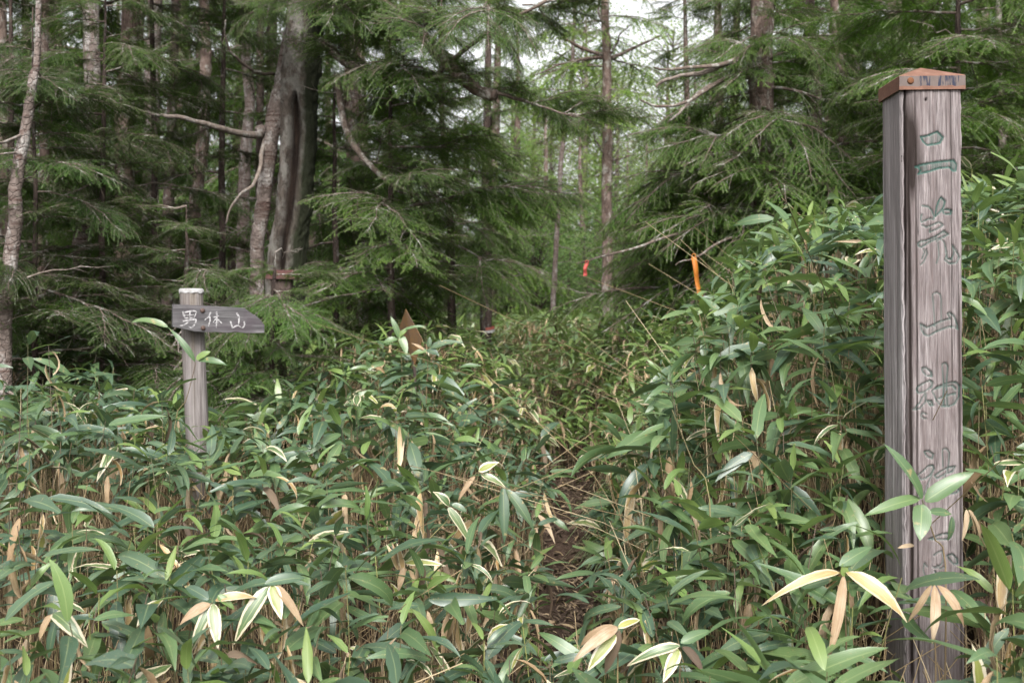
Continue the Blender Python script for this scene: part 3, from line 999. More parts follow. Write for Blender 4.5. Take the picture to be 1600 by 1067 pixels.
# ---- the trunks on the shaded left
NEAR_TREES = [
    # label, pixels, depth, widths bottom..top, bark, top height, boughs, kind, dead, tint
    ('slim curved trunk with flaky grey-pink bark at the far left edge', [(64, 0), (58, 120), (47, 200), (33, 270), (25, 340), (14, 420), (8, 560)], 6.4, (26, 22, 16, 11), M_BARKL, 6.5, [(4.4, 6.3, 9, 1.1, .5)], 'flat', 5, (1, 1, 1)),
    ('pale straight trunk with dark rings, second from the far left edge', [(150, 0), (150, 130), (151, 260), (132, 380), (128, 520)], 8.0, (30, 27, 25, 22), M_BARKL, 8.0, [(5.0, 7.8, 10, 1.3, .6)], 'flat', 5, (1, 1, 1)),
    ('reddish brown trunk half hidden behind the slim curved one', [(74, 0), (72, 200), (66, 420), (66, 520)], 9.5, (20, 18, 15, 13), M_BARK, 8, [(3.6, 7.6, 14, 1.4, .6)], 'flat', 4, (.9, .95, .9)),
    ('dark stout trunk right of the pale ringed trunk', [(205, 0), (200, 140), (196, 300), (192, 500)], 10.0, (36, 32, 28, 26), M_BARK, 9, [(4.2, 8.6, 14, 1.6, .7)], 'flat', 5, (.95, 1, .95)),
    ('light brown trunk standing behind the broken grey branch', [(242, 0), (237, 100), (236, 300), (233, 470)], 12.0, (30, 26, 22, 19), M_BARKL, 9, [(4.6, 8.6, 12, 1.6, .7)], 'flat', 4, (1, 1, 1)),
    ('thin dark trunk under the bright gap left of the hollow tree', [(272, 0), (266, 160), (262, 300), (260, 480)], 14.0, (20, 17, 14, 12), M_BARKD, 9, [(4.4, 8.4, 12, 1.4, .6)], 'flat', 4, (1, 1, .9)),
    ('dark brown trunk leaning slightly, above the arrow sign', [(316, 0), (319, 120), (314, 240), (304, 340), (302, 480)], 13.0, (24, 20, 18, 16), M_BARK, 9.5, [(4.4, 9, 12, 1.5, .7)], 'flat', 5, (1, 1, 1)),
    ('pale grey trunk glimpsed just left of the hollow tree', [(380, 20), (388, 160), (380, 300), (376, 480)], 15.0, (22, 19, 16, 14), M_BARKL, 9.5, [(4.8, 9, 12, 1.5, .7)], 'flat', 4, (1.1, 1.1, 1)),
    ('narrow blackish trunk touching the hollow tree on its shaded side', [(408, 0), (404, 180), (402, 330), (398, 480)], 13.0, (15, 13, 12, 10), M_BARKD, 8, [(4.2, 7.8, 10, 1.2, .6)], 'flat', 4, (1, 1, 1)),
    ('grey trunk whose upper part shows behind the overhead limb', [(552, 0), (548, 120), (556, 300), (570, 500)], 12.0, (24, 22, 24, 28), M_BARK, 9, [(2.0, 5.0, 40, 1.5, 1.1), (5, 8.6, 16, 1.2, .8)], 'hang', 3, (1.0, 1.05, .95)),
    # the middle
    ('young dark hemlock with wide boughs behind the yellow diamond sign', [(612, 250), (612, 400), (614, 560)], 8.8, (17, 13, 9, 5), M_BARKD, 5.2, [(1.75, 4.9, 84, 1.3, .75)], 'flat', 6, (1.15, 1.15, 1)),
    ('slim dark hemlock beside the path with hanging pale green tips', [(690, 180), (702, 340), (706, 545)], 10.8, (17, 13, 10, 7), M_BARKD, 5.6, [(1.95, 3.6, 44, 1.05, .9), (3.6, 5.0, 14, .7, .4)], 'hang', 4, (1.15, 1.15, 1)),
    ('dark trunk with a red and white tape band near its foot', [(765, 160), (763, 330), (762, 540)], 13.0, (20, 17, 14, 11), M_BARKD, 6.0, [(2.2, 4.6, 36, .95, .5)], 'flat', 6, (1.05, 1.1, .95)),
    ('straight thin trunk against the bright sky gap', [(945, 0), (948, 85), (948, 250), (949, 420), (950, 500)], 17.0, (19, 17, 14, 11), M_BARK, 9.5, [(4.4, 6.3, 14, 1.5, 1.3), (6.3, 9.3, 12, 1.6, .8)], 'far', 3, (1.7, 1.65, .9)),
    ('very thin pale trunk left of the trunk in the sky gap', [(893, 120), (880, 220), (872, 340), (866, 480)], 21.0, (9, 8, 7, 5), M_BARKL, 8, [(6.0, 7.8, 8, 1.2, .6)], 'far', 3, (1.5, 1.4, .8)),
    # the right
    ('broad dark hemlock whose boughs sweep over the bamboo bank', [(1192, 0), (1191, 120), (1192, 300), (1188, 440)], 10.2, (44, 40, 36, 34), M_BARK, 8, [(1.9, 3.3, 64, 1.8, 1.6), (3.3, 4.4, 30, 1.3, 1.0), (4.4, 7.8, 18, .9, .6)], 'hang', 5, (1.1, 1.12, .95)),
    ('shaded trunk tapering upward between the boughs, left of the post cap', [(1262, 0), (1268, 80), (1272, 240), (1274, 430)], 11.5, (26, 23, 20, 17), M_BARKD, 9, [(2.2, 5.0, 40, 1.5, 1.1), (5, 8.6, 16, 1.1, .7)], 'flat', 4, (.95, 1, .95)),
    ('slender trunk just left above the rusty post cap', [(1303, 0), (1310, 80), (1316, 260), (1318, 430)], 12.5, (18, 16, 14, 12), M_BARK, 9, [(2.2, 5.0, 40, 1.4, 1.1), (5, 8.6, 14, 1.1, .7)], 'flat', 4, (1, 1.03, .95)),
    ('pale trunk showing directly above the carved post', [(1395, 0), (1400, 140), (1404, 400)], 13.5, (30, 27, 24, 21), M_BARKL, 9.5, [(2.2, 5.4, 48, 1.6, 1.2), (5.4, 9, 16, 1.2, .7)], 'flat', 4, (1, 1.05, .95)),
    ('thin reddish trunk near the upper right corner', [(1562, 0), (1565, 130), (1566, 400)], 13.0, (13, 12, 10, 9), M_BARKL, 8.5, [(2.2, 5.2, 48, 1.5, 1.1), (5.2, 8.2, 14, 1.1, .8)], 'flat', 4, (1.08, 1.1, .95)),
    ('bright green young hemlock behind the post, by the right edge', [(1500, 60), (1496, 250), (1494, 420)], 8.6, (16, 13, 10, 7), M_BARKD, 6.5, [(2.2, 4.4, 44, 1.4, 1.0), (4.4, 6.2, 12, .9, .6)], 'flat', 3, (1.1, 1.15, .95)),
    ('slim trunk under the drooping boughs beside the orange ribbon', [(1080, 200), (1086, 350), (1092, 470)], 12.2, (16, 14, 12, 9), M_BARK, 5.6, [(1.9, 3.0, 26, 1.3, .9), (3.0, 5.4, 16, .6, .4)], 'hang', 5, (1.2, 1.2, .9)),
    # saplings of the shaded left
    ('low hemlock sapling spreading behind the far left bamboo', [(60, 250), (58, 420), (58, 580)], 6.9, (12, 9, 7, 4), M_BARKD, 3.4, [(.75, 3.2, 70, 1.25, .6)], 'flat', 4, (.95, 1, 1)),
    ('hemlock sapling with light green tips between the pale trunks', [(165, 150), (160, 350), (160, 560)], 7.4, (13, 10, 8, 5), M_BARKD, 3.9, [(.8, 3.6, 74, 1.25, .6)], 'flat', 4, (1.1, 1.15, 1)),
    ('dense hemlock sapling directly behind the arrow sign', [(291, 380), (290, 450), (288, 560)], 7.2, (11, 9, 6, 3), M_BARKD, 2.25, [(.8, 2.2, 44, 1.05, .5)], 'flat', 4, (1.05, 1.1, 1)),
    ('small hemlock sapling covering the foot of the hollow tree', [(425, 420), (424, 480), (424, 580)], 7.0, (10, 8, 6, 4), M_BARKD, 1.95, [(.75, 1.95, 34, .95, .45)], 'flat', 2, (1.1, 1.15, 1.05)),
    ('dim hemlock sapling in the deep shade of the far left', [(20, 100), (16, 300), (14, 540)], 9.0, (14, 11, 9, 5), M_BARKD, 5, [(.9, 4.8, 60, 1.4, .7)], 'flat', 3, (.85, .9, .9)),
    ('dim hemlock sapling behind the dark stout trunk', [(240, 60), (244, 300), (246, 540)], 10.5, (14, 11, 9, 5), M_BARKD, 5.5, [(1.0, 5.2, 60, 1.4, .7)], 'flat', 3, (.9, .95, .9)),
    ('dim hemlock sapling filling the gap beside the hollow tree', [(352, 100), (350, 300), (350, 540)], 11.2, (14, 11, 9, 5), M_BARKD, 5.5, [(1.0, 5.2, 56, 1.4, .7)], 'flat', 3, (1, 1, .95)),
    ('bushy hemlock sapling right of the hollow tree, behind its trunk', [(520, 250), (522, 400), (524, 560)], 9.8, (13, 10, 8, 5), M_BARKD, 3.6, [(1.0, 3.4, 30, 1.2, .6)], 'flat', 3, (1, 1.05, 1)),
]
for k, (lb, pxs, Y, ws, bark, top, spec, kind, dead, tint) in enumerate(NEAR_TREES):
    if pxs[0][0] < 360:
        tint = tuple(.74 * q for q in tint)  # needles of the left trees tinted darker to imitate shade
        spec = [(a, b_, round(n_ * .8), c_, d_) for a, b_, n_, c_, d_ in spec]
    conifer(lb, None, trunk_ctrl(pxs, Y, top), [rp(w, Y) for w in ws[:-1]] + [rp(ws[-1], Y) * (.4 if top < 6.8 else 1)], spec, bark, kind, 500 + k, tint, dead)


# ---- the big hollow tree
def hollow_tree():
    Y = 9.3
    t_base = np.array((P(452, 470, Y)[0], Y, 0.0))
    t_base[2] = float(ground_z(t_base[0], Y)) - .08
    t = thing('hollow_tree', 'thick old tree with a dark hollow running down its trunk and mossy side', 'tree', t_base)
    # main stem: rings with a radius of their own for each angle
    c = bez([t_base, P(448, 420, Y), P(458, 330, Y), P(466, 220, Y), P(466, 120, Y), P(476, 20, Y), P(486, -160, Y), P(500, -420, Y)], 170)
    n, m = len(c), 72
    zpx = 510 - (c[:, 2] - CAM_Z) / Y * FPX                     # pixel row of each ring, to size things by
    r = np.interp(zpx, [-420, -150, 0, 120, 240, 350, 430, 620], [rp(46, Y), rp(52, Y), rp(56, Y), rp(60, Y), rp(55, Y), rp(55, Y), rp(62, Y), rp(80, Y)])
    th = np.arange(m) / m * 2 * pi
    R = r[:, None] * (1 + .04 * vnoise(zpx[:, None] * .025, np.cos(th)[None] * 2 + 5, 3) + .03 * vnoise(zpx[:, None] * .09, th[None] * 3, 6) + .03 * vnoise(zpx[:, None] * .33, th[None] * 9, 26) + .05 * vnoise(zpx[:, None] * .2, th[None] * 6, 9) + .035 * np.abs(vnoise(zpx[:, None] * .12, th[None] * 11, 19)))
    # knobbly right-hand edge
    R += .035 * np.maximum(0, vnoise(zpx[:, None] * .06, th[None] * 1.3, 12)) * np.exp(-((th[None] - .0) / .7) ** 2)
    # the hollow: an arch facing the camera (angle -90 deg), slightly right of the middle
    dth = (th[None] - 1.5 * pi + pi) % (2 * pi) - pi
    cen = np.interp(zpx, [150, 220, 330, 430], [.02, .0, -.12, -.25])[:, None]
    wid = np.interp(zpx, [148, 165, 200, 300, 430], [0.0, .30, .50, .52, .45])[:, None]
    k = np.clip(1 - np.abs(dth - cen) / np.maximum(wid, 1e-3), 0, 1) * (wid > 0.01)
    R -= r[:, None] * .50 * sstep(k, 0, .45)
    # a rib standing inside the hollow
    R += r[:, None] * .12 * np.exp(-((dth - cen - .22) / .10) ** 2) * sstep(zpx, 190, 260)[:, None]
    V = c[:, None] - t_base + R[..., None] * np.stack([np.cos(th), np.sin(th), 0 * th], -1)[None]
    i = np.arange(n - 1)[:, None] * m + np.arange(m)[None]
    j = np.arange(n - 1)[:, None] * m + (np.arange(m)[None] + 1) % m
    Q = np.stack([i, j, j + m, i + m], -1).reshape(-1, 4)
    luv = np.zeros((n, m, 3))
    luv[..., 0] = sstep(k, .05, .5)                             # heartwood, coloured darker inside the hollow
    luv[..., 1] = np.exp(-((np.minimum(th, 2 * pi - th) - .0) / 1.05) ** 2)[None]   # moss on the shaded flank
    b = NB('hollow_tree_bark')
    u, v, rr = b.luv()
    n1 = b.noise(b.coords((30, 30, 9)), 1.0, 8.0, .7, .8)
    cc = b.mix(b.ramp(n1, [(.3, 0.0), (.68, 1.0)]), (.030, .024, .020), (.135, .112, .095))
    ln = b.ramp(b.noise(b.coords((1, 1, .7)), 7.0, 6.0, .72), [(.46, 0.0), (.56, 1.0)])
    cc = b.mix(b.math('MULTIPLY', ln, .75), cc, (.215, .205, .185))
    mk = b.ramp(b.math('ADD', b.math('MULTIPLY', v, 1.0), b.math('MULTIPLY', b.noise(b.coords((1, 1, .6)), 6.0, 5.0, .65), .6)), [(.46, 0.0), (.70, .96)])
    cc = b.mix(mk, cc, (.022, .026, .014))
    hollow_wood = b.ramp(b.noise(b.coords((22, 22, 2.5)), 1.0, 5.0, .6), [(.3, (.007, .005, .004)), (.55, (.018, .012, .009)), (.75, (.040, .026, .019))])
    cc = b.mix(u, cc, hollow_wood)
    b.bump(n1, 1.0, .05)
    link('trunk', make_mesh('hollow_trunk', V.reshape(-1, 3), [Q], [b.finish(cc, .92, .12)], luv.reshape(-1, 3)), t)
    # the lighter second stem that leans against it
    s = [t_base + (-.20, .02, 0), P(402, 420, Y) - (0, .0, 0), P(408, 330, Y), P(418, 240, Y), P(432, 150, Y), P(445, 70, Y), P(456, 20, Y)]
    me, _, _ = trunk_mesh(np.array(s) - t_base + (0, -.04, 0), [rp(26, Y), rp(22, Y), rp(22, Y), rp(26, Y), rp(24, Y), rp(20, Y), rp(16, Y)], M_BARKL, 20, 91, .12, .05)
    tag(link('side_stem', me, t), 'lighter grey stem leaning against the trunk')
    # broken branches
    def limb(name, pts, r0, r1, mat=M_DEADW, seed=0, n=18, rough=.22):
        mb = MB()
        q = bez(np.array(pts), n)
        q += np.cumsum(np.random.default_rng(seed).normal(0, .004, (n, 3)), 0)
        mb.tube(q - t_base, np.linspace(r0, r1, n), 9, 0, True, 0, rough, seed)
        return link(name, mb.mesh(name, [mat]), t)
    limb('broken_branch', [P(415, 210, Y), P(385, 211, Y - .3), P(340, 200, Y - .6), P(290, 187, Y - .8), P(250, 183, Y - .9), P(222, 178, Y - 1.0)], .030, .008, seed=2)
    limb('broken_branch', [P(414, 212, Y), P(405, 262, Y - .2), P(392, 288, Y - .3), P(372, 306, Y - .4), P(360, 330, Y - .4), P(354, 352, Y - .4)], .018, .006, seed=3)
    limb('broken_branch', [P(430, 118, Y), P(395, 112, Y - .3), P(366, 88, Y - .5), P(352, 62, Y - .6), P(350, 30, Y - .7)], .014, .005, M_TWIG, seed=4)
    limb('knot', [P(418, 208, Y), P(408, 204, Y - .06), P(402, 204, Y - .09)], .055, .035, M_BARKL, seed=5, n=6)
    # the limbs overhead, reaching over the path
    limb('limb', [P(500, 62, Y), P(545, 100, Y - .4), P(600, 116, Y - .8), P(650, 118, Y - 1.0), P(700, 126, Y - 1.2), P(745, 137, Y - 1.3)], .035, .022, M_TWIG, seed=6, n=26)
    limb('limb', [P(560, -60, Y - .7), P(600, 6, Y - .9), P(655, 45, Y - 1.1), P(700, 88, Y - 1.2), P(738, 124, Y - 1.3), P(764, 139, Y - 1.32), P(786, 141, Y - 1.34)], .050, .036, M_BARK, seed=7, n=26)
    limb('limb', [P(560, -60, Y - .7), P(535, -40, Y - .3), P(505, -30, Y)], .045, .06, M_BARK, seed=7, n=8)
    limb('limb', [P(684, 120, Y - 1.15), P(705, 96, Y - 1.2), P(745, 66, Y - 1.3), P(790, 36, Y - 1.4), P(850, 8, Y - 1.5), P(900, -25, Y - 1.5)], .020, .008, M_TWIG, seed=8, n=20)
    limb('limb', [P(692, 112, Y - 1.15), P(688, 80, Y - 1.2), P(692, 40, Y - 1.25), P(690, -10, Y - 1.3)], .011, .004, M_TWIG, seed=9, n=12)
    limb('limb', [P(528, 118, Y - .4), P(536, 180, Y - .6), P(560, 230, Y - .7), P(590, 266, Y - .8), P(622, 288, Y - .85)], .028, .020, M_TWIG, seed=10, n=18)
    limb('limb', [P(745, 137, Y - 1.3), P(800, 152, Y - 1.35), P(850, 168, Y - 1.4), P(905, 182, Y - 1.4)], .014, .005, M_TWIG, seed=12, n=12)
    rg = np.random.default_rng(77)

    def hang_on(pts, k, l0, l1, kind='flat'):
        q = bez(np.array(pts), 40)
        for _ in range(k):
            i = int(rg.integers(4, 40))
            d = q[min(i + 1, 39)] - q[i - 1]
            a = math.atan2(d[1], d[0]) + rg.choice([-1, 1]) * rg.uniform(.3, 1.3)
            o = link('branch', BOUGH[kind, int(rg.integers(6 if kind == 'flat' else 4))], t, bough_mat(q[i] - t_base, a, rg.normal(.05, .25), rg.uniform(l0, l1) / 1.4, rg.normal(0, .3)))
            g = rg.uniform(.8, 1.15)
            o.color = (g, g, g, 1)
    hang_on([P(520, 90, Y - .4), P(650, 118, Y - 1), P(786, 141, Y - 1.34)], 9, .5, .95)
    hang_on([P(640, 30, Y - 1.1), P(700, 20, Y - 1.2), P(850, 5, Y - 1.5)], 11, .5, 1.0)
    hang_on([P(430, 10, Y), P(480, -10, Y - .5), P(560, 5, Y - .8)], 9, .5, 1.0)
    hang_on([P(745, 137, Y - 1.3), P(850, 168, Y - 1.4), P(905, 182, Y - 1.4)], 7, .4, .75)
    hang_on([P(560, 230, Y - .7), P(622, 288, Y - .85)], 5, .5, .9, 'hang')
    for i in range(14):                                         # the crown above the picture
        z = rg.uniform(4.6, 9.5)
        a = i * 2.4
        o = link('branch', BOUGH['flat', int(rg.integers(6))], t, bough_mat(np.array((np.interp(z, c[:, 2], c[:, 0]), np.interp(z, c[:, 2], c[:, 1]), min(z, c[-1, 2]))) - t_base, a, rg.normal(0, .2), rg.uniform(1.2, 2.0) / 1.4, 0))
    return t


hollow_tree()

# ---- the far wood: a trunk and a joined crown each, crowns shared
def far_crown(seed, H, z0, rmax, nb, leafy=False):
    rg = np.random.default_rng(seed)
    mb = MB()
    if leafy:
        for _ in range(nb):
            f = rg.random()
            a, rr = rg.uniform(0, 2 * pi), rmax * math.sqrt(rg.random()) * (1 - .5 * f)
            cpt = np.array((math.cos(a) * rr, math.sin(a) * rr, z0 + (H - z0) * f))
            k = 78
            p = cpt + rg.normal(0, 1, (k, 3)) * np.array((.42, .42, .20))
            d1, d2 = unit(rg.normal(0, 1, (k, 3)) * (1, 1, .4)), unit(rg.normal(0, 1, (k, 3)))
            s = rg.uniform(.032, .062, k)[:, None]
            V = np.stack([p, p + d1 * s + d2 * s * .5, p + d1 * s * 2, p + d1 * s - d2 * s * .5], 1).reshape(-1, 3)
            luv = np.zeros((4 * k, 3)); luv[:, 2] = np.repeat(np.clip(rg.normal(.55, .25, k), 0, 1), 4)
            mb.add(V, np.arange(4 * k).reshape(-1, 4), (), luv, 1)
            mb.tube([(0, 0, cpt[2] - .5), cpt * (.6, .6, 1) - (0, 0, .2), cpt], [.03, .018, .006], 3, 0, cap=False)
        return mb.mesh('far_leafy_crown', [M_TWIG, M_LEAFY])
    for i in range(nb):
        f = (i + rg.random()) / nb
        z = z0 + (H - z0) * f
        L = (rmax * (1 - f) ** .7 + .25) * rg.uniform(.75, 1.15)
        M = np.array(bough_mat((0, 0, z), i * 2.4 + rg.normal(0, .3), rg.normal(-.08, .12), L / 1.5, rg.normal(0, .1)))
        src = FAR_MB[int(rg.integers(5))]
        off = mb.n
        V = np.vstack(src.V) @ M[:3, :3].T + M[:3, 3]
        mb.V.append(V); mb.L.append(np.vstack(src.L)); mb.n += len(V)
        if src.Q:
            mb.Q.append(np.vstack(src.Q) + off); mb.mq.append(np.concatenate(src.mq))
        mb.T.append(np.vstack(src.T) + off); mb.mt.append(np.concatenate(src.mt))
    return mb.mesh('far_crown', [M_TWIG, M_NEEDLE])


def far_wood():
    rg = np.random.default_rng(88)
    tall = [far_crown(600 + i, 11, 2.2, 2.1, 34) for i in range(3)]
    low = [far_crown(610 + i, 4.6, .3, 1.7, 30) for i in range(3)]
    full = [far_crown(630 + i, 9, .9, 1.9, 44) for i in range(2)]
    shrub = [far_crown(640 + i, 4.2, .3, 1.8, 90, True) for i in range(2)]
    leafy = [far_crown(620 + i, 10, 2.6, 2.3, 120, True) for i in range(3)]
    tr = {}
    for kname, bark in (('bark', M_BARK), ('pale', M_BARKL), ('dark', M_BARKD)):
        for i in range(2):
            x, y = rg.normal(0, .2), rg.normal(0, .2)
            tr[kname, i] = trunk_mesh([(0, 0, -.2), (x * .3, y * .3, 4), (x, y, 8), (x, y, 11.2)], [.14, .11, .08, .02], bark, 10, 700 + i, .1, .3)[0]
    n = 0

    def put(px, Y, kind, s, label, group, name, tint, bark):
        nonlocal n
        x = (px - 800) / FPX * Y
        t = thing(name, label, 'tree', (x, Y, float(ground_z(x, Y))), group)
        a = rg.uniform(0, 6.28)
        link('trunk', tr[bark, n % 2], t, Matrix.Rotation(a, 4, 'Z') @ Matrix.Diagonal((s, s, s * {'tall': .96, 'full': .78, 'leafy': .84, 'low': .40, 'shrub': .33}[kind], 1)))
        src = {'tall': tall, 'low': low, 'leafy': leafy, 'full': full, 'shrub': shrub}[kind]
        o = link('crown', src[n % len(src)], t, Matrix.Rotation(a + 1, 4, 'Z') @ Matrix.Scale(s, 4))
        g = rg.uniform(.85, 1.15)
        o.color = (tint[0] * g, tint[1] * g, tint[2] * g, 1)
        n += 1
    def g1(px, row):
        where = 'left of the hollow tree' if px < 430 else 'between hollow tree and path' if px < 900 else 'between path and carved post' if px < 1390 else 'behind or beyond the carved post'
        look = ('dark tall conifer', 'paler tall conifer deep in the wood')[row]
        return look + ', ' + where, 'tall conifers ' + where + (', near row', ', far row')[row]
    G2 = ('bushy young conifer closing the view at the back of the bamboo field', 'young conifers behind the bamboo field')
    G3 = ('sunlit yellow-green leafy tree far beyond the path, under the sky gap', 'leafy trees beyond the path')
    for px in np.arange(-120, 600, 66):
        put(px + rg.normal(0, 16), rg.uniform(16, 24), 'tall', rg.uniform(.9, 1.25), *g1(px, 0), 'conifer', (1.05, 1.1, .9), ('bark', 'dark')[int(rg.integers(2))])
    for px in np.arange(-150, 680, 60):
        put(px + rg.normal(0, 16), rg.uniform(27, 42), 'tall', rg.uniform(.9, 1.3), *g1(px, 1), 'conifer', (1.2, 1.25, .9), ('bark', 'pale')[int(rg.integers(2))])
    for px in np.arange(1290, 1720, 62):
        put(px + rg.normal(0, 14), rg.uniform(16, 24), 'tall', rg.uniform(.9, 1.25), *g1(px, 0), 'conifer', (1.1, 1.15, .9), ('bark', 'dark')[int(rg.integers(2))])
    for px in np.arange(1230, 1750, 60):
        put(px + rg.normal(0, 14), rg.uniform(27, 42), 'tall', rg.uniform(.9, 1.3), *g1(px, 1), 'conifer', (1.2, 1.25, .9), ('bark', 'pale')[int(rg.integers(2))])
    for px in np.arange(-100, 1700, 64):
        mid_ = 720 < px < 1130
        put(px + rg.normal(0, 20), rg.uniform(26, 32) if mid_ else rg.uniform(22, 30), 'low', rg.uniform(.5, .66) if mid_ else rg.uniform(.75, 1.1), *G2, 'young_conifer', (1.0, 1.08, .95), 'dark')
    for px in np.arange(-100, 1700, 58):
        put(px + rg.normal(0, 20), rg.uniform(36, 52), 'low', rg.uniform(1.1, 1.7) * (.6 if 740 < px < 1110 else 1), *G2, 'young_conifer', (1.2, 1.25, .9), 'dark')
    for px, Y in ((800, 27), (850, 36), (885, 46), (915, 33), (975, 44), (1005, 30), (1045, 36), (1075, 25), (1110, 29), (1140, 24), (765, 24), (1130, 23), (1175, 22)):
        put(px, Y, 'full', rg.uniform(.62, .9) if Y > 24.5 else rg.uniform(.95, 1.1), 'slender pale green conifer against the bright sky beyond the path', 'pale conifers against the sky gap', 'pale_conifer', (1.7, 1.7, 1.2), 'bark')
    for px in np.arange(770, 1150, 32):
        put(px + rg.normal(0, 12), rg.uniform(25, 34), 'shrub', rg.uniform(.5, .8), 'bushy yellow-green shrub at the back of the bamboo field', 'shrubs behind the bamboo field', 'shrub', (.75, .85, .9), 'dark')
    G3b = ('far leafy tree with thin yellow-green crown, deep in the wood', 'leafy trees deep in the wood')
    for px in np.arange(810, 1120, 30):
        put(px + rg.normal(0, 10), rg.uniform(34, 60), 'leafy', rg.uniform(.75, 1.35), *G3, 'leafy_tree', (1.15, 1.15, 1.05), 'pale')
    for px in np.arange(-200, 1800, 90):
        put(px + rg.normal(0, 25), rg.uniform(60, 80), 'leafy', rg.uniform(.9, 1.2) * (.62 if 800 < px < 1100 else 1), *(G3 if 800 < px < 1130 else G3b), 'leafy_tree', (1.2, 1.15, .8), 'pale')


far_wood()


# ------------------------------------------------------------------ writing: strokes as ribbons
def ribbon(mb, pts, w, M, taper=.35):
    """a brush stroke in the XZ plane of matrix M"""
    q = bez(np.array([(a, 0, c) for a, c in pts]), max(6, 5 * len(pts)))
    t = unit(np.gradient(q, axis=0))
    n = np.stack([-t[:, 2], 0 * t[:, 0], t[:, 0]], -1)
    k = len(q)
    f = np.linspace(0, 1, k)
    hw = (w / 2 * (1 - taper * np.abs(2 * f - .7)) * (1 + .12 * np.sin(f * 9 + w * 900)))[:, None]
    V = np.concatenate([q + n * hw, q - n * hw])
    M = np.array(M)
    V = V @ M[:3, :3].T + M[:3, 3]
    i = np.arange(k - 1)
    mb.add(V, np.stack([i, i + k, i + k + 1, i + 1], -1))


def prism(outline, t, bev=0.0):
    """an outline in XZ extruded along +Y by t"""
    import bmesh
    bm = bmesh.new()
    f = bm.faces.new([bm.verts.new((a, 0, c)) for a, c in outline])
    r = bmesh.ops.extrude_face_region(bm, geom=[f])
    for v in [g for g in r['geom'] if isinstance(g, bmesh.types.BMVert)]:
        v.co.y += t
    bmesh.ops.recalc_face_normals(bm, faces=bm.faces)
    if bev:
        bmesh.ops.bevel(bm, geom=list(bm.edges), offset=bev, segments=2, affect='EDGES', profile=.6)
    me = bpy.data.meshes.new('panel')
    bm.to_mesh(me)
    bm.free()
    return me


# ------------------------------------------------------------------ the tall carved post
PW, PYF, LEAN = .182, 3.5, .0112
PBX = P(1458, 540, PYF)[0]
PZB = float(ground_z(PBX, PYF + .09)) - .12
PTOP = P(1450, 131, PYF)[2] - PZB


def face_uv(px, py):
    p = P(px, py, PYF)
    return p[0] - (PBX - LEAN * (p[2] - P(1458, 540, PYF)[2])), p[2] - PZB


def zoomed(x0, y0, k, pts):
    return [face_uv(x0 + a / k, y0 + b / k) for a, b in pts]


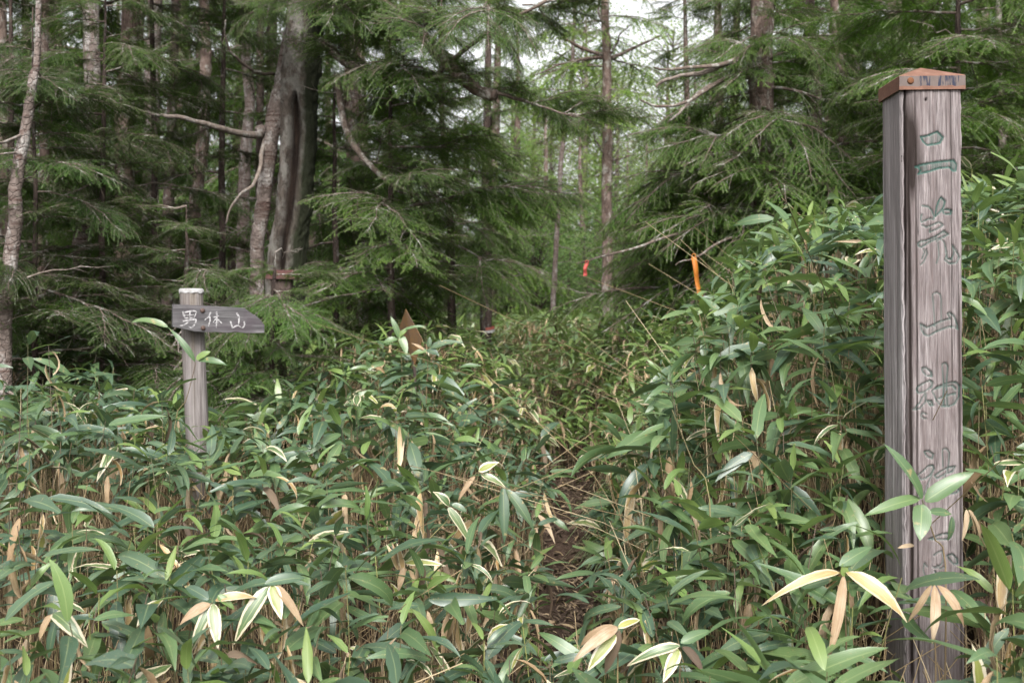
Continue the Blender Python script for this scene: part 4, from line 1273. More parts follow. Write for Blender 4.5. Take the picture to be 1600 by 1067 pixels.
def glyph_lines():
    g = []          # (points, closed)
    A = lambda c, *p: g.append((zoomed(1430, 180, 4.45, p), c))
    A(1, (38, 150), (80, 145), (155, 115), (195, 155), (175, 195), (130, 205), (85, 210), (55, 185))
    A(1, (0, 358), (60, 340), (160, 325), (270, 315), (290, 345), (285, 390), (265, 390), (240, 365), (170, 370), (90, 395), (20, 410), (40, 385), (20, 362))
    A(0, (50, 630), (90, 635), (115, 660), (132, 705), (130, 725), (100, 720), (75, 730), (45, 745), (40, 720), (46, 690))
    A(1, (138, 708), (150, 640), (160, 605), (180, 572), (210, 600), (200, 640), (180, 670))
    A(1, (192, 662), (225, 655), (257, 665), (252, 690), (215, 690), (195, 680))
    A(0, (48, 765), (80, 780), (120, 765), (165, 745), (195, 765), (160, 790), (100, 815), (105, 790))
    A(1, (20, 890), (40, 875), (80, 870), (150, 840), (200, 805), (235, 830), (200, 850), (140, 865), (90, 890), (45, 920), (25, 910))
    A(0, (75, 935), (85, 960), (60, 1020), (40, 1040))
    A(0, (58, 935), (66, 955), (48, 1000))
    A(0, (150, 880), (175, 860), (200, 880), (215, 920), (212, 960))
    A(0, (160, 890), (166, 980), (150, 1030))
    A(1, (208, 905), (222, 960), (207, 1010), (240, 1035), (290, 1030), (310, 990), (290, 950), (262, 905), (272, 960), (255, 1000), (228, 1000))
    B = lambda c, *p: g.append((zoomed(1370, 320, 4.445, p), c))
    B(0, (403, 840), (395, 700), (388, 625), (415, 608), (440, 625), (448, 660), (448, 808))
    B(1, (305, 825), (350, 852), (402, 828), (450, 806), (512, 792), (490, 755), (512, 750), (540, 775), (560, 830), (568, 868), (540, 852), (500, 850), (420, 880), (360, 912), (330, 900), (312, 868))
    C = lambda c, *p: g.append((zoomed(1370, 550, 4.445, p), c))
    C(1, (315, 110), (345, 108), (380, 140), (385, 170), (345, 165), (320, 135))
    C(1, (275, 260), (290, 235), (330, 215), (370, 195), (390, 210), (385, 240), (330, 280), (290, 285))
    C(0, (340, 285), (300, 350), (255, 400), (300, 390), (340, 350), (345, 290))
    C(1, (350, 335), (380, 340), (396, 372), (368, 370))
    C(1, (455, 85), (480, 75), (495, 100), (485, 240), (490, 375), (465, 375), (465, 240))
    C(1, (385, 270), (420, 240), (500, 215), (550, 210), (580, 240), (575, 310), (540, 365), (500, 380), (450, 380), (415, 340), (400, 300))
    C(0, (400, 258), (455, 240), (530, 236), (550, 260))
    C(0, (430, 325), (500, 300), (545, 290))
    C(0, (345, 430), (320, 420), (308, 440), (320, 458), (345, 462))
    C(1, (330, 690), (360, 685), (395, 710), (385, 742), (350, 725))
    C(1, (290, 850), (320, 830), (360, 790), (390, 785), (400, 810), (380, 850), (340, 880), (310, 885))
    C(0, (385, 850), (352, 930), (330, 990))
    C(0, (490, 830), (500, 780), (505, 700), (480, 670), (455, 678), (460, 800))
    C(1, (400, 860), (440, 830), (500, 800), (545, 795), (530, 830), (470, 850), (420, 880))
    C(0, (470, 850), (478, 930), (470, 985))
    C(1, (420, 985), (500, 960), (530, 938), (560, 935), (575, 965), (550, 982), (480, 990))
    D = lambda c, *p: g.append((zoomed(1420, 700, 4.85, p), c))
    D(1, (150, 690), (240, 655), (290, 645), (325, 665), (310, 690), (250, 695))
    D(0, (190, 810), (220, 790), (250, 780), (262, 830), (250, 880), (210, 905), (180, 900))
    D(1, (290, 815), (330, 800), (370, 840), (375, 880), (345, 885), (310, 850))
    D(0, (140, 900), (120, 870), (110, 920), (125, 970))
    D(0, (195, 930), (220, 970), (260, 990), (300, 980), (340, 990))
    D(0, (215, 890), (240, 915), (270, 900))
    return g


def wood_post():
    t = thing('carved_post', 'tall square weathered grey post with carved green lettering and rusty metal cap', 'post', (PBX + LEAN * (P(1458, 540, PYF)[2] - PZB), PYF, PZB))
    t.rotation_euler = (0, -LEAN, 0)
    nf, nl, no, nz = 124, 44, 7, 640
    h = PW / 2
    segs = []
    for (a, b, nrm, k) in (((-h, 0), (h, 0), (0, -1), nf), ((h, 0), (h, PW), (1, 0), no), ((h, PW), (-h, PW), (0, 1), no), ((-h, PW), (-h, 0), (-1, 0), nl)):
        f = np.arange(k) / k
        segs.append((np.array(a) + (np.array(b) - a) * f[:, None], np.tile(nrm, (k, 1))))
    xy = np.vstack([q[0] for q in segs]); nr = np.vstack([q[1] for q in segs]).astype(float)
    # corners: the normal halfway between the faces
    n = len(xy)
    for c0 in (0, nf, nf + no, nf + 2 * no):
        nr[c0] = unit(nr[c0] + nr[c0 - 1])
    zz = np.linspace(0, PTOP, nz)
    U = np.broadcast_to(xy[:, 0], (nz, n)); D = np.broadcast_to(xy[:, 1], (nz, n)); Z = np.broadcast_to(zz[:, None], (nz, n))
    S = np.broadcast_to(np.concatenate([np.linspace(0, 1, nf), 2 + np.linspace(0, .2, 2 * no), 1.2 - np.linspace(0, .0, nl) - np.linspace(.3, 0, nl) - 1.2])[None], (nz, n))
    front = np.zeros((nz, n), bool); front[:, :nf] = True
    left = np.zeros((nz, n), bool); left[:, nf + 2 * no:] = True
    W = np.where(left, D + .4, U)
    dep = .0010 * vnoise(W * 260, Z * 7, 1) + .0012 * vnoise(W * 90, Z * 2.5, 2) + np.where(left, .0006, .0016) * vnoise(W * 30, Z * 1.2, 3) + .0005 * vnoise(W * 400, Z * 30, 4)
    brown = np.zeros((nz, n)); paint = np.zeros((nz, n))

    def crack(mask, u0, za, zb, wid, depth, amp, seed, stain=0.0, sw=.006):
        nonlocal dep, brown
        line = u0 + amp * vnoise(Z * 2.2, Z * 0 + seed, seed) + amp * .35 * vnoise(Z * 9, Z * 0, seed + 1)
        d = np.abs(W - line)
        on = sstep(Z, za - .05, za + .05) * (1 - sstep(Z, zb - .05, zb + .05)) * mask
        dep = dep + depth * np.exp(-(d / wid) ** 2) * on
        brown = np.maximum(brown, stain * np.exp(-(d / sw) ** 2) * on)
    # rough corner with the deep shake beside it
    e = np.clip(1 - (U + h) / .040, 0, 1)
    dep = dep + np.where(front, .011 * e ** 1.3 + .003 * e * vnoise(U * 120, Z * 3, 9), 0)
    zk = face_uv(1408, 247)[1]
    for cu in (-h, h):                               # worn, chipped arrises
        ce = np.exp(-np.abs(U - cu) / .005) * (front | (np.abs(D) < .012))
        dep = dep + ce * (.003 + .004 * np.maximum(0, vnoise(Z * 14, U * 0 + cu * 90, 15)) + .003 * vnoise(Z * 45, U * 0, 16))
    crack(front, -h + .010, .95, PTOP, .0042, .013, .003, 31, .30, .006)
    crack(front, -h + .010, 1.45, PTOP, .0042, .001, .003, 31, .75, .007)
    crack(front, -h + .022, .3, zk + .02, .0025, .006, .003, 35, .7, .007)
    crack(front, -h + .041, .1, PTOP, .0016, .0045, .0018, 37, .5, .004)
    crack(front, h - .034, 1.2, PTOP, .0011, .0040, .0022, 41, .45, .003)
    crack(front, -.005, 1.55, PTOP, .0010, .0025, .002, 43, .3, .002)
    crack(front, .012, 1.0, PTOP - .1, .0009, .0022, .003, 47, .25, .002)
    crack(front, h - .010, .3, 1.5, .0016, .003, .003, 49, .5, .006)
    crack(left, .4 + .062, .2, PTOP, .0022, .004, .006, 51, .18, .004)
    crack(left, .4 + .120, .1, 1.7, .0020, .003, .006, 53, .15, .004)
    crack(left, .4 + .168, 1.3, PTOP, .0030, .006, .003, 55, .45, .006)
    # dark stain spreading below and above the knot
    ku, kz = face_uv(1412, 247)
    wd = np.interp(Z, [kz - .16, kz - .03, kz + .05, kz + .20], [.008, .036, .030, .012])
    st = np.exp(-((U - ku - .018) / wd) ** 2) * np.exp(-((Z - kz) / np.where(Z > kz, .15, .11)) ** 2) * front
    st = np.clip(st * (1 + .5 * vnoise(U * 90, Z * 12, 61)), 0, 1)
    knot = np.exp(-(((U - ku) / .010) ** 2 + ((Z - kz) / .014) ** 2)) * front
    dep = dep - .009 * knot + .016 * np.exp(-(((U - ku - .001) / .0035) ** 2 + ((Z - kz) / .005) ** 2)) * front
    # nail hole near the top and a knot low on the side
    nu, nz_ = face_uv(1447, 156)
    hole = np.exp(-(((U - nu) / .0035) ** 2 + ((Z - nz_) / .004) ** 2)) * front
    dep = dep + .012 * hole
    brown = np.maximum.reduce([brown, st, .7 * hole])
    # letters
    fu, fz = U[:, :nf], Z[:, :nf]
    dmin = np.full(fu.shape, 9.0); inside = np.zeros(fu.shape, bool)
    for pts, closed in glyph_lines():
        q = np.array(pts)
        if closed:
            q = np.vstack([q, q[:1]])
        lo, hi = q.min(0) - .012, q.max(0) + .012
        i0, i1 = np.searchsorted(zz, [lo[1], hi[1]])
        x0, x1 = np.searchsorted(xy[:nf, 0], [lo[0], hi[0]])
        sl = (slice(max(i0, 0), i1), slice(max(x0, 0), x1))
        pu, pz = fu[sl], fz[sl]
        cr = np.zeros(pu.shape, bool)
        for a, b in zip(q[:-1], q[1:]):
            ab = b - a
            tt = np.clip(((pu - a[0]) * ab[0] + (pz - a[1]) * ab[1]) / max((ab ** 2).sum(), 1e-9), 0, 1)
            dmin[sl] = np.minimum(dmin[sl], np.hypot(pu - a[0] - ab[0] * tt, pz - a[1] - ab[1] * tt))
            if closed:
                cond = (a[1] > pz) != (b[1] > pz)
                with np.errstate(divide='ignore', invalid='ignore'):
                    xi = a[0] + ab[0] * (pz - a[1]) / (ab[1] if abs(ab[1]) > 1e-9 else 1e-9)
                cr ^= cond & (pu < xi)
        inside[sl] |= cr
    gr = np.exp(-(dmin / .0026) ** 2)
    dep[:, :nf] += .0050 * gr + .0022 * inside
    strong = sstep(fz, 1.62, 1.85)                 # the paint has worn away lower down
    paint[:, :nf] = np.clip(gr * (.48 + .40 * strong) + inside * (.24 + .26 * strong) * (.6 + .5 * vnoise(fu * 150, fz * 14, 71)), 0, 1)
    V = np.empty((nz, n, 3))
    V[..., 0] = U - nr[None, :, 0] * dep
    V[..., 1] = D - nr[None, :, 1] * dep
    V[..., 2] = Z
    i = np.arange(nz - 1)[:, None] * n + np.arange(n)[None]
    j = np.arange(nz - 1)[:, None] * n + (np.arange(n)[None] + 1) % n
    Q = np.stack([i, j, j + n, i + n], -1).reshape(-1, 4)
    luv = np.stack([paint, brown, left.astype(float)], -1).reshape(-1, 3)
    b = NB('weathered_post_wood')
    u, v, w = b.luv()
    g1 = b.noise(b.coords((150, 150, 7.5)), 1.0, 7.0, .68, .5)
    g2 = b.noise(b.coords((26, 26, 2.2)), 1.0, 5.0, .6, .4)
    g3 = b.noise(b.coords((300, 300, 26)), 1.0, 3.0, .6)
    c = b.ramp(g1, [(.30, (.030, .025, .025)), (.45, (.108, .093, .093)), (.58, (.190, .167, .166)), (.74, (.31, .285, .283))])
    c = b.mix(b.ramp(g2, [(.38, 0.0), (.62, .6)]), c, (.085, .066, .064))
    c = b.mix(b.ramp(g3, [(.56, 0.0), (.70, .4)]), c, (.12, .085, .08))
    pale_streaks = b.ramp(b.noise(b.coords((40, 40, 2.2)), 1.0, 4.0, .6), [(.52, 0.0), (.66, 1.0)])
    c = b.mix(b.math('MULTIPLY', w, b.math('MULTIPLY_ADD', pale_streaks, .5, .30)), c, (.34, .315, .318))  # left face mixed paler, partly in streaks
    c = b.mix(b.ramp(v, [(.10, 0.0), (.60, .95)]), c, (.012, .0075, .006))
    c = b.mix(b.ramp(u, [(.08, 0.0), (.75, .86)]), c, (.030, .075, .062))
    b.bump(b.math('ADD', g1, b.math('MULTIPLY', g3, .4)), .55, .004)
    link('post', make_mesh('carved_post', V.reshape(-1, 3), [Q], [b.finish(c, .85, .2)], luv), t)
    # the cap: a rim and a low pyramid
    o, rz = h + .009, .043
    mb = MB()
    cy = h
    z1 = PTOP + .024
    z0 = z1 - rz
    ring = lambda q, z: [(-q, cy - q, z), (q, cy - q, z), (q, cy + q, z), (-q, cy + q, z)]
    V = ring(o - .004, z0 + .001) + ring(o, z0) + ring(o, z1 - .002) + ring(o - .003, z1 + .001) + [(0, cy, z1 + .044)]
    Q = [(r * 4 + q, r * 4 + (q + 1) % 4, r * 4 + 4 + (q + 1) % 4, r * 4 + 4 + q) for r in range(3) for q in range(4)]
    mb.add(V, Q, [(12 + q, 12 + (q + 1) % 4, 16) for q in range(4)])
    b = NB('rusty_cap_metal')
    n1 = b.noise(b.coords(), 26.0, 6.0, .65)
    n2 = b.noise(b.coords(), 140.0, 4.0, .6)
    c = b.ramp(n1, [(.3, (.050, .024, .016)), (.5, (.088, .043, .029)), (.7, (.145, .088, .068))])
    c = b.mix(b.math('MULTIPLY', n2, .5), c, (.22, .10, .06))
    sp = b.n('ShaderNodeSeparateXYZ')
    b.l(b.coords(), sp.inputs[0])
    nrm = b.n('ShaderNodeSeparateXYZ')
    ge = b.n('ShaderNodeNewGeometry')
    b.l(ge.outputs['Normal'], nrm.inputs[0])
    on_front = b.math('LESS_THAN', nrm.outputs[1], -.8)
    band = b.math('MULTIPLY', b.math('GREATER_THAN', b.math('ADD', sp.outputs[2], b.math('MULTIPLY', b.math('SUBTRACT', n1, .5), .016)), z0 + .010), on_front)
    grey = b.mix(n1, (.055, .045, .041), (.11, .092, .086))
    c = b.mix(b.math('MULTIPLY', band, .85), c, grey)
    ns = b.noise(b.coords((150, 1, 16)), 1.0, 3.0, .55)
    ns2 = b.noise(b.coords((38, 1, 3)), 1.0, 2.0, .5)
    blue = b.math('MULTIPLY', b.ramp(b.math('ADD', b.math('MULTIPLY', ns, .6), b.math('MULTIPLY', ns2, .5)), [(.55, 0.0), (.60, 1.0)]), band)
    blue = b.math('MULTIPLY', blue, b.math('GREATER_THAN', sp.outputs[0], -.04))
    c = b.mix(blue, c, (.010, .013, .028))
    b.bump(n1, .4, .003)
    cap = link('cap', mb.mesh('post_cap', [b.finish(c, .75, .35)], False), t)
    mb = MB()
    nu, nzz = face_uv(1421, 127)
    mb.tube([(nu, cy - o + .001, nzz), (nu, cy - o - .003, nzz), (nu, cy - o - .0045, nzz)], [.010, .010, .007], 14)
    b = NB('rust_orange')
    link('nail', mb.mesh('nail', [b.finish(b.mix(b.noise(b.coords(), 200.0), (.075, .032, .017), (.14, .058, .025)), .85, .2)]), cap)


wood_post()


# ------------------------------------------------------------------ the arrow sign
def arrow_sign():
    Y = 5.5
    top, bot = P(299, 452, Y), P(309, 680, Y)
    d = (top - bot) / (top[2] - bot[2])
    gx = bot[0] - d[0] * (bot[2] - .3)
    z0 = float(ground_z(gx, Y)) - .1
    base = bot + d * (z0 - bot[2])
    t = thing('trail_sign', 'wooden arrow board with white brushed characters on a round log post', 'sign', base)
    b = NB('log_post_wood')
    g1 = b.noise(b.coords((90, 90, 2.6)), 1.0, 6.0, .62, .3)
    g2 = b.noise(b.coords((18, 18, 1.2)), 1.0, 4.0, .6)
    c = b.ramp(g1, [(.28, (.050, .042, .040)), (.48, (.120, .106, .102)), (.62, (.180, .163, .158)), (.8, (.27, .25, .247))])
    c = b.mix(b.ramp(g2, [(.45, 0.0), (.62, .6)]), c, (.115, .095, .072))
    b.bump(g1, .6, .006)
    m_log = b.finish(c, .85, .2)
    n, m = 150, 40
    H = top[2] - base[2]
    th = np.arange(m) / m * 2 * pi
    z = np.linspace(0, H, n)
    r = .0555 * (1 + .03 * vnoise(th[None] * 1.2, z[:, None] * 2, 3))
    for k in range(9):                                   # drying cracks
        a = RNG.uniform(0, 2 * pi)
        za, zb = sorted(RNG.uniform(0, H, 2))
        dd = np.abs((th[None] - a - .1 * vnoise(z[:, None] * 3, 0 * z[:, None], k) + pi) % (2 * pi) - pi)
        r = r - .006 * np.exp(-(dd / .09) ** 2) * (sstep(z, za, za + .1) * (1 - sstep(z, zb, zb + .1)))[:, None]
    V = np.stack([r * np.cos(th) + d[0] * z[:, None], r * np.sin(th), np.broadcast_to(z[:, None], r.shape)], -1).reshape(-1, 3)
    i = np.arange(n - 1)[:, None] * m + np.arange(m)[None]
    j = np.arange(n - 1)[:, None] * m + (np.arange(m)[None] + 1) % m
    V = np.vstack([V, [(d[0] * H, 0, H)]])
    T = [((n - 1) * m + q, (n - 1) * m + (q + 1) % m, n * m) for q in range(m)]
    link('post', make_mesh('log_post', V, [np.stack([i, j, j + m, i + m], -1).reshape(-1, 4), np.array(T)], [m_log]), t)
    # white painted end with a scalloped lower edge
    low = H - .012 - .010 * np.abs(np.sin(th * 4.0)) - .004 * np.sin(th * 7)
    rows = [(low, .0578), (np.full(m, H - .002), .0580), (np.full(m, H + .003), .052)]
    V = np.vstack([np.stack([rr * np.cos(th) + d[0] * zz_, rr * np.sin(th), zz_], -1) for zz_, rr in rows] + [np.array([(d[0] * H, 0, H + .005)])])
    i = np.arange(2)[:, None] * m + np.arange(m)[None]
    j = np.arange(2)[:, None] * m + (np.arange(m)[None] + 1) % m
    T = [(2 * m + q, 2 * m + (q + 1) % m, 3 * m) for q in range(m)]
    b = NB('old_white_paint')
    m_white = b.finish(b.mix(b.ramp(b.noise(b.coords(), 40.0, 4.0), [(.35, 0.0), (.6, 1.0)]), (.17, .165, .16), (.28, .275, .275)), .7, .3)
    tag(link('painted_top', make_mesh('painted_top', V, [np.stack([i, j, j + m, i + m], -1).reshape(-1, 4), np.array(T)], [m_white]), t), 'chipped white paint on the end of the log')
    # the board
    yaw, L = math.radians(25), .425
    p0 = P(270, 519, 5.33)
    M = Matrix.Translation(p0 - base) @ Matrix.Rotation(yaw, 4, 'Z') @ Matrix.Rotation(math.radians(.6), 4, 'Y')
    kz = .128 / 315
    cv = lambda a, c: ((a - 205) / 1010 * L, (635 - c) * kz)
    out = [cv(*q) for q in ((205, 575), (350, 604), (440, 625), (560, 632), (700, 630), (800, 640), (880, 627), (1000, 640), (1215, 635), (1217, 545), (1165, 475), (1120, 436), (1075, 410), (985, 347), (880, 338), (600, 328), (205, 316))]
    me = prism(out, .034, .002)
    b = NB('dark_sign_board')
    g1 = b.noise(b.coords((4, 60, 75)), 1.0, 6.0, .62, .4)
    g2 = b.noise(b.coords((5, 5, 9)), 1.0, 4.0, .6)
    c = b.ramp(g1, [(.3, (.026, .025, .026)), (.5, (.066, .063, .065)), (.7, (.14, .134, .136))])
    c = b.mix(b.ramp(g2, [(.45, 0.0), (.65, .8)]), c, (.045, .036, .042))
    b.bump(g1, .5, .004)
    me.materials.append(b.finish(c, .8, .25))
    bo = link('board', me, t, M)
    b = NB('sign_lettering_white')
    m_let = b.finish(b.mix(b.ramp(b.noise(b.coords(), 90.0, 4.0), [(.38, 0.0), (.58, 1.0)]), (.10, .096, .097), (.31, .30, .305)), .75, .2)
    chars = [
        [([(312, 395), (322, 440), (335, 478)], 24), ([(330, 408), (395, 392), (452, 396), (438, 455)], 18), ([(388, 400), (384, 470)], 17), ([(330, 440), (430, 432)], 13), ([(332, 474), (440, 464)], 15),
         ([(308, 508), (400, 492), (452, 488), (440, 540), (405, 580), (372, 570)], 20), ([(388, 478), (365, 520), (320, 552), (280, 560)], 16)],
        [([(616, 393), (592, 448), (548, 492)], 18), ([(600, 450), (606, 500), (588, 562)], 19), ([(640, 462), (705, 440)], 14), ([(676, 393), (682, 460), (674, 580)], 20), ([(672, 470), (638, 522)], 12), ([(688, 480), (738, 528)], 17), ([(655, 524), (702, 516)], 11)],
        [([(900, 403), (926, 460), (920, 548)], 23), ([(832, 503), (848, 560), (856, 588)], 19), ([(850, 584), (908, 552), (962, 578)], 14), ([(986, 500), (986, 552), (960, 582)], 19)],
    ]
    for ch in chars:
        mb = MB()
        for q, w in ch:
            ribbon(mb, [cv(*p) for p in q], w * kz, Matrix.Translation((0, -.0012, 0)))
        link('lettering', mb.mesh('lettering', [m_let]), bo)
    b = NB('rusty_bolt')
    m_b = b.finish(b.mix(b.noise(b.coords(), 150.0), (.030, .018, .014), (.075, .042, .032)), .7, .4)
    for a, c in ((523, 383), (530, 583)):
        mb = MB()
        x, zc = cv(a, c)
        mb.tube([(x, .002, zc), (x, -.005, zc), (x, -.008, zc), (x, -.0095, zc)], [.011, .011, .008, .003], 14)
        link('bolt', mb.mesh('bolt', [m_b]), bo)


arrow_sign()


# ------------------------------------------------------------------ small marks along the trail
def plain(name, a, b_, scale=60.0, rough=.7, spec=.3):
    b = NB(name)
    return b.finish(b.mix(b.ramp(b.noise(b.coords(), scale, 5.0, .6), [(.35, 0.0), (.65, 1.0)]), a, b_), rough, spec)


def diamond_sign():
    Y = 7.0
    A, B_, C, D = P(634, 483, Y), P(660, 530, Y - .07), P(648, 572, Y), P(624, 512, Y + .10)
    gx = P(655, 620, Y)
    base = np.array((gx[0], Y, float(ground_z(gx[0], Y)) - .05))
    t = thing('diamond_sign', 'faded orange-brown diamond plate on a thin stake in the bamboo', 'sign', base)
    q = np.array([A, B_, C, D])
    nrm = unit(np.cross(B_ - A, D - A))
    if nrm[1] > 0:
        nrm = -nrm
    mb = MB()
    V = np.vstack([q + nrm * .002, q - nrm * .002]) - base
    mb.add(V, [(0, 1, 2, 3), (7, 6, 5, 4)] + [(k, 4 + k, 4 + (k + 1) % 4, (k + 1) % 4) for k in range(4)])
    b = NB('faded_yellow_plate')
    c = b.mix(b.ramp(b.noise(b.coords(), 14.0, 6.0, .65), [(.4, 0.0), (.62, 1.0)]), (.100, .056, .022), (.064, .042, .028))
    pl = link('plate', mb.mesh('plate', [b.finish(c, .6, .3)], False), t)
    mb = MB()
    cpt = q.mean(0)
    ex, ez = unit(B_ - D), unit(A - C)
    M = np.eye(4); M[:3, 0] = ex; M[:3, 1] = -nrm; M[:3, 2] = ez; M[:3, 3] = cpt + nrm * .0045 - base
    for s_ in ([(-.05, .03), (-.055, -.02)], [(-.06, .01), (-.03, .015)], [(-.03, .03), (-.035, -.02)], [(.0, .03), (.005, -.025)], [(-.01, .0), (.03, .008)], [(.025, .035), (.03, -.02)], [(.05, .03), (.045, -.02)]):
        ribbon(mb, s_, .008, M)
    link('lettering', mb.mesh('lettering', [plain('worn_black_print', (.06, .04, .03), (.12, .07, .035))]), pl)
    mb = MB()
    mb.tube([np.zeros(3), (C - base) * (.75, 1, .75) , C - base + (-.006, .012, .06)], [.011, .010, .009], 8, rough=.1)
    link('stake', mb.mesh('stake', [M_BARKD]), t)


diamond_sign()


def trail_box():
    Y = 7.7
    c = P(441, 434, Y)
    base = np.array((c[0], Y, float(ground_z(c[0], Y)) - .05))
    t = thing('trail_box', 'small dark box with a red pitched roof at the foot of the hollow tree', 'box', base)
    z = c[2] - base[2]
    mb = MB()
    mb.add([(-.10, -.09, z), (.10, -.09, z), (.10, .09, z), (-.10, .09, z), (-.075, 0, z + .052), (.075, 0, z + .052), (-.10, -.09, z - .012), (.10, -.09, z - .012), (.10, .09, z - .012), (-.10, .09, z - .012)],
           [(0, 1, 5, 4), (2, 3, 4, 5), (6, 7, 1, 0), (7, 8, 2, 1), (8, 9, 3, 2), (9, 6, 0, 3), (9, 8, 7, 6)], [(3, 0, 4), (1, 2, 5)])
    link('roof', mb.mesh('roof', [plain('faded_red_paint', (.040, .017, .015), (.066, .027, .024), 40)], False), t)
    mb = MB()
    mb.box((-.065, -.06, z - .15), (.065, .06, z - .014), bev=.004)
    link('body', mb.mesh('body', [M_BARKD]), t)
    mb = MB()
    mb.tube([(0, 0, 0), (.004, 0, z * .5), (0, 0, z - .15)], .028, 10, rough=.05)
    link('post', mb.mesh('box_post', [M_BARKD]), t)


trail_box()


def strip(name, label, pts, w, mat, parent_pt=None, knot=True):
    base = np.array(pts[0])
    q = bez(np.array(pts) - base, 14)
    mb = MB()
    k = len(q)
    f = np.linspace(0, 1, k)
    a = .5 * np.sin(f * 3.2)
    s = np.stack([np.cos(a), np.sin(a), 0 * a], -1) * (w / 2)
    th = np.stack([-np.sin(a), np.cos(a), 0 * a], -1) * .0012
    V = np.concatenate([q - s - th, q + s - th, q + s + th, q - s + th])
    i = np.arange(k - 1)
    Q = np.concatenate([np.stack([i + A * k, i + B_ * k, i + 1 + B_ * k, i + 1 + A * k], -1) for A, B_ in ((0, 1), (1, 2), (2, 3), (3, 0))])
    mb.add(V, Q)
    t = thing(name, label, 'ribbon', base)
    link('strip', mb.mesh('strip', [mat]), t)
    mb = MB()
    an = np.linspace(0, 2 * pi, 12)
    mb.tube(np.stack([.012 * np.cos(an), 0 * an, .012 + .012 * np.sin(an)], -1), .0035, 5, cap=False)
    link('knot', mb.mesh('knot', [mat]), t)


strip('ribbon', 'small red marker ribbon hanging among the drooping boughs', [P(917, 412, 8.6), P(914, 420, 8.58), P(914.5, 426, 8.6), P(914, 431, 8.6)], .028, plain('red_ribbon', (.30, .045, .038), (.38, .08, .065), 30, .6))
strip('ribbon', 'long orange marker ribbon hanging in front of the bamboo bank', [P(1084, 402, 8.0), P(1087, 420, 7.98), P(1089, 440, 8.0), P(1094, 462, 7.99), P(1098, 480, 8.0)], .038, plain('orange_ribbon', (.24, .078, .009), (.30, .11, .014), 20, .6))


def tape_band():
    c = P(762, 513, 13.0)
    t = thing('tape_band', 'red and white tape tied round a dark trunk beside the path', 'tape', c)
    an = np.linspace(0, 2 * pi, 25)
    for z, h, m, rr in ((.0, .030, plain('red_tape', (.20, .05, .04), (.28, .08, .06)), .079), (-.034, .030, plain('white_tape', (.25, .24, .23), (.38, .37, .36)), .082)):
        mb = MB()
        ring = lambda r_, zz_: np.stack([r_ * np.cos(an), r_ * np.sin(an), zz_ + .012 * np.sin(an + 1)], -1)
        V = np.concatenate([ring(rr, z - h / 2), ring(rr + .002, z + h / 2)])
        i = np.arange(24)
        mb.add(V, np.stack([i, i + 1, i + 26, i + 25], -1))
        link('band', mb.mesh('band', [m]), t)


tape_band()


def stake():
    Y = 3.95
    a, b_ = P(1520, 940, Y), P(1552, 1090, Y - .1)
    base = np.array(b_)
    base[2] = float(ground_z(b_[0], Y)) - .05
    t = thing('stake', 'faded pinkish wooden stake leaning in the bamboo behind the carved post', 'stake', base)
    d = unit(a - b_)
    ln = float(np.linalg.norm(a - base))
    mb = MB()
    q = Vector(d).to_track_quat('Z', 'Y').to_matrix().to_4x4()
    mb.box((-.034, -.018, 0), (.034, .018, ln), q, bev=.004)
    link('shaft', mb.mesh('stake', [plain('pink_weathered_wood', (.24, .13, .12), (.34, .20, .185), 30, .8)], False), t)


stake()

# ------------------------------------------------------------------ single sprays that stand out
def leaf_between(a, b_, w, sag, face, curl=0.0, seed=0):
    """a leaf from a to b: w wide, bowed by sag along 'face', its upper side turned to 'face'"""
    T, W = T_NEAR, W_NEAR
    a, b_, face = np.array(a), np.array(b_), unit(face)
    d = b_ - a
    L = np.linalg.norm(d)
    tn = d / L
    f = unit(face - tn * np.dot(face, tn))
    c = a + d * T[:, None] + f * (sag * L * 4 * T * (1 - T))[:, None]
    t = unit(np.gradient(c, axis=0))
    n = unit(f - t * (t @ f)[:, None])
    s = np.cross(t, n)
    rg = np.random.default_rng(seed)
    fold = rg.uniform(.15, .45) + curl
    hw = (W * w / 2)[:, None]
    wv = .06 * w * np.sin(T * 8 + seed)[:, None]
    Lf = c + s * hw * math.cos(fold) + n * (hw * math.sin(fold) + wv)
    Rt = c - s * hw * math.cos(fold) + n * (hw * math.sin(fold) - wv)
    V = np.stack([Lf, c, Rt], 1).reshape(-1, 3)
    luv = np.stack([np.tile([-1.0, 0, 1.0], len(T)), np.repeat(T, 3), np.full(3 * len(T), (seed * .37) % 1)], -1)
    return V, LEAF['near']['Q'], luv


def spray(label, Y, node, leaves, foot, name='dwarf_bamboo'):
    """node and foot: pixels (foot is the pixel where the stem leaves the picture or the other plants hide it); leaves: (base px, tip px, width px, kind, sag, depth shift of the tip)"""
    f = P(foot[0], foot[1], Y + .06)
    g = np.array((f[0], Y + .08, float(ground_z(f[0], Y + .08)) - .02))
    if f[2] < g[2]:
        f = g + (0, 0, .05)
    t = thing(name, label, 'bamboo grass', g)
    nd = P(node[0], node[1], Y)
    link('stem', stem_mesh(bez([np.zeros(3), f - g, (f + nd) / 2 - g + (.004, .01, 0), nd - g], 12), .0026, 0, 6, .6).mesh('sasa_stem', [M_STEM]), t)
    for k, (b0, tp, w, kd, sag, dy) in enumerate(leaves):
        a, b_ = P(b0[0], b0[1], Y), P(tp[0], tp[1], Y + dy)
        V, Q, luv = leaf_between(a - g, b_ - g, (.70 if kd in ('pale', 'dead', 'yellow', 'brown') else .84) * w / FPX * Y, sag * 1.2, (0.1, -.75, .65), .25 if kd in ('pale', 'dead', 'brown') else 0, k + int(node[0]))
        link('leaf', make_mesh('leaf_' + kd, V, [Q], [LM[kd]], luv), t)


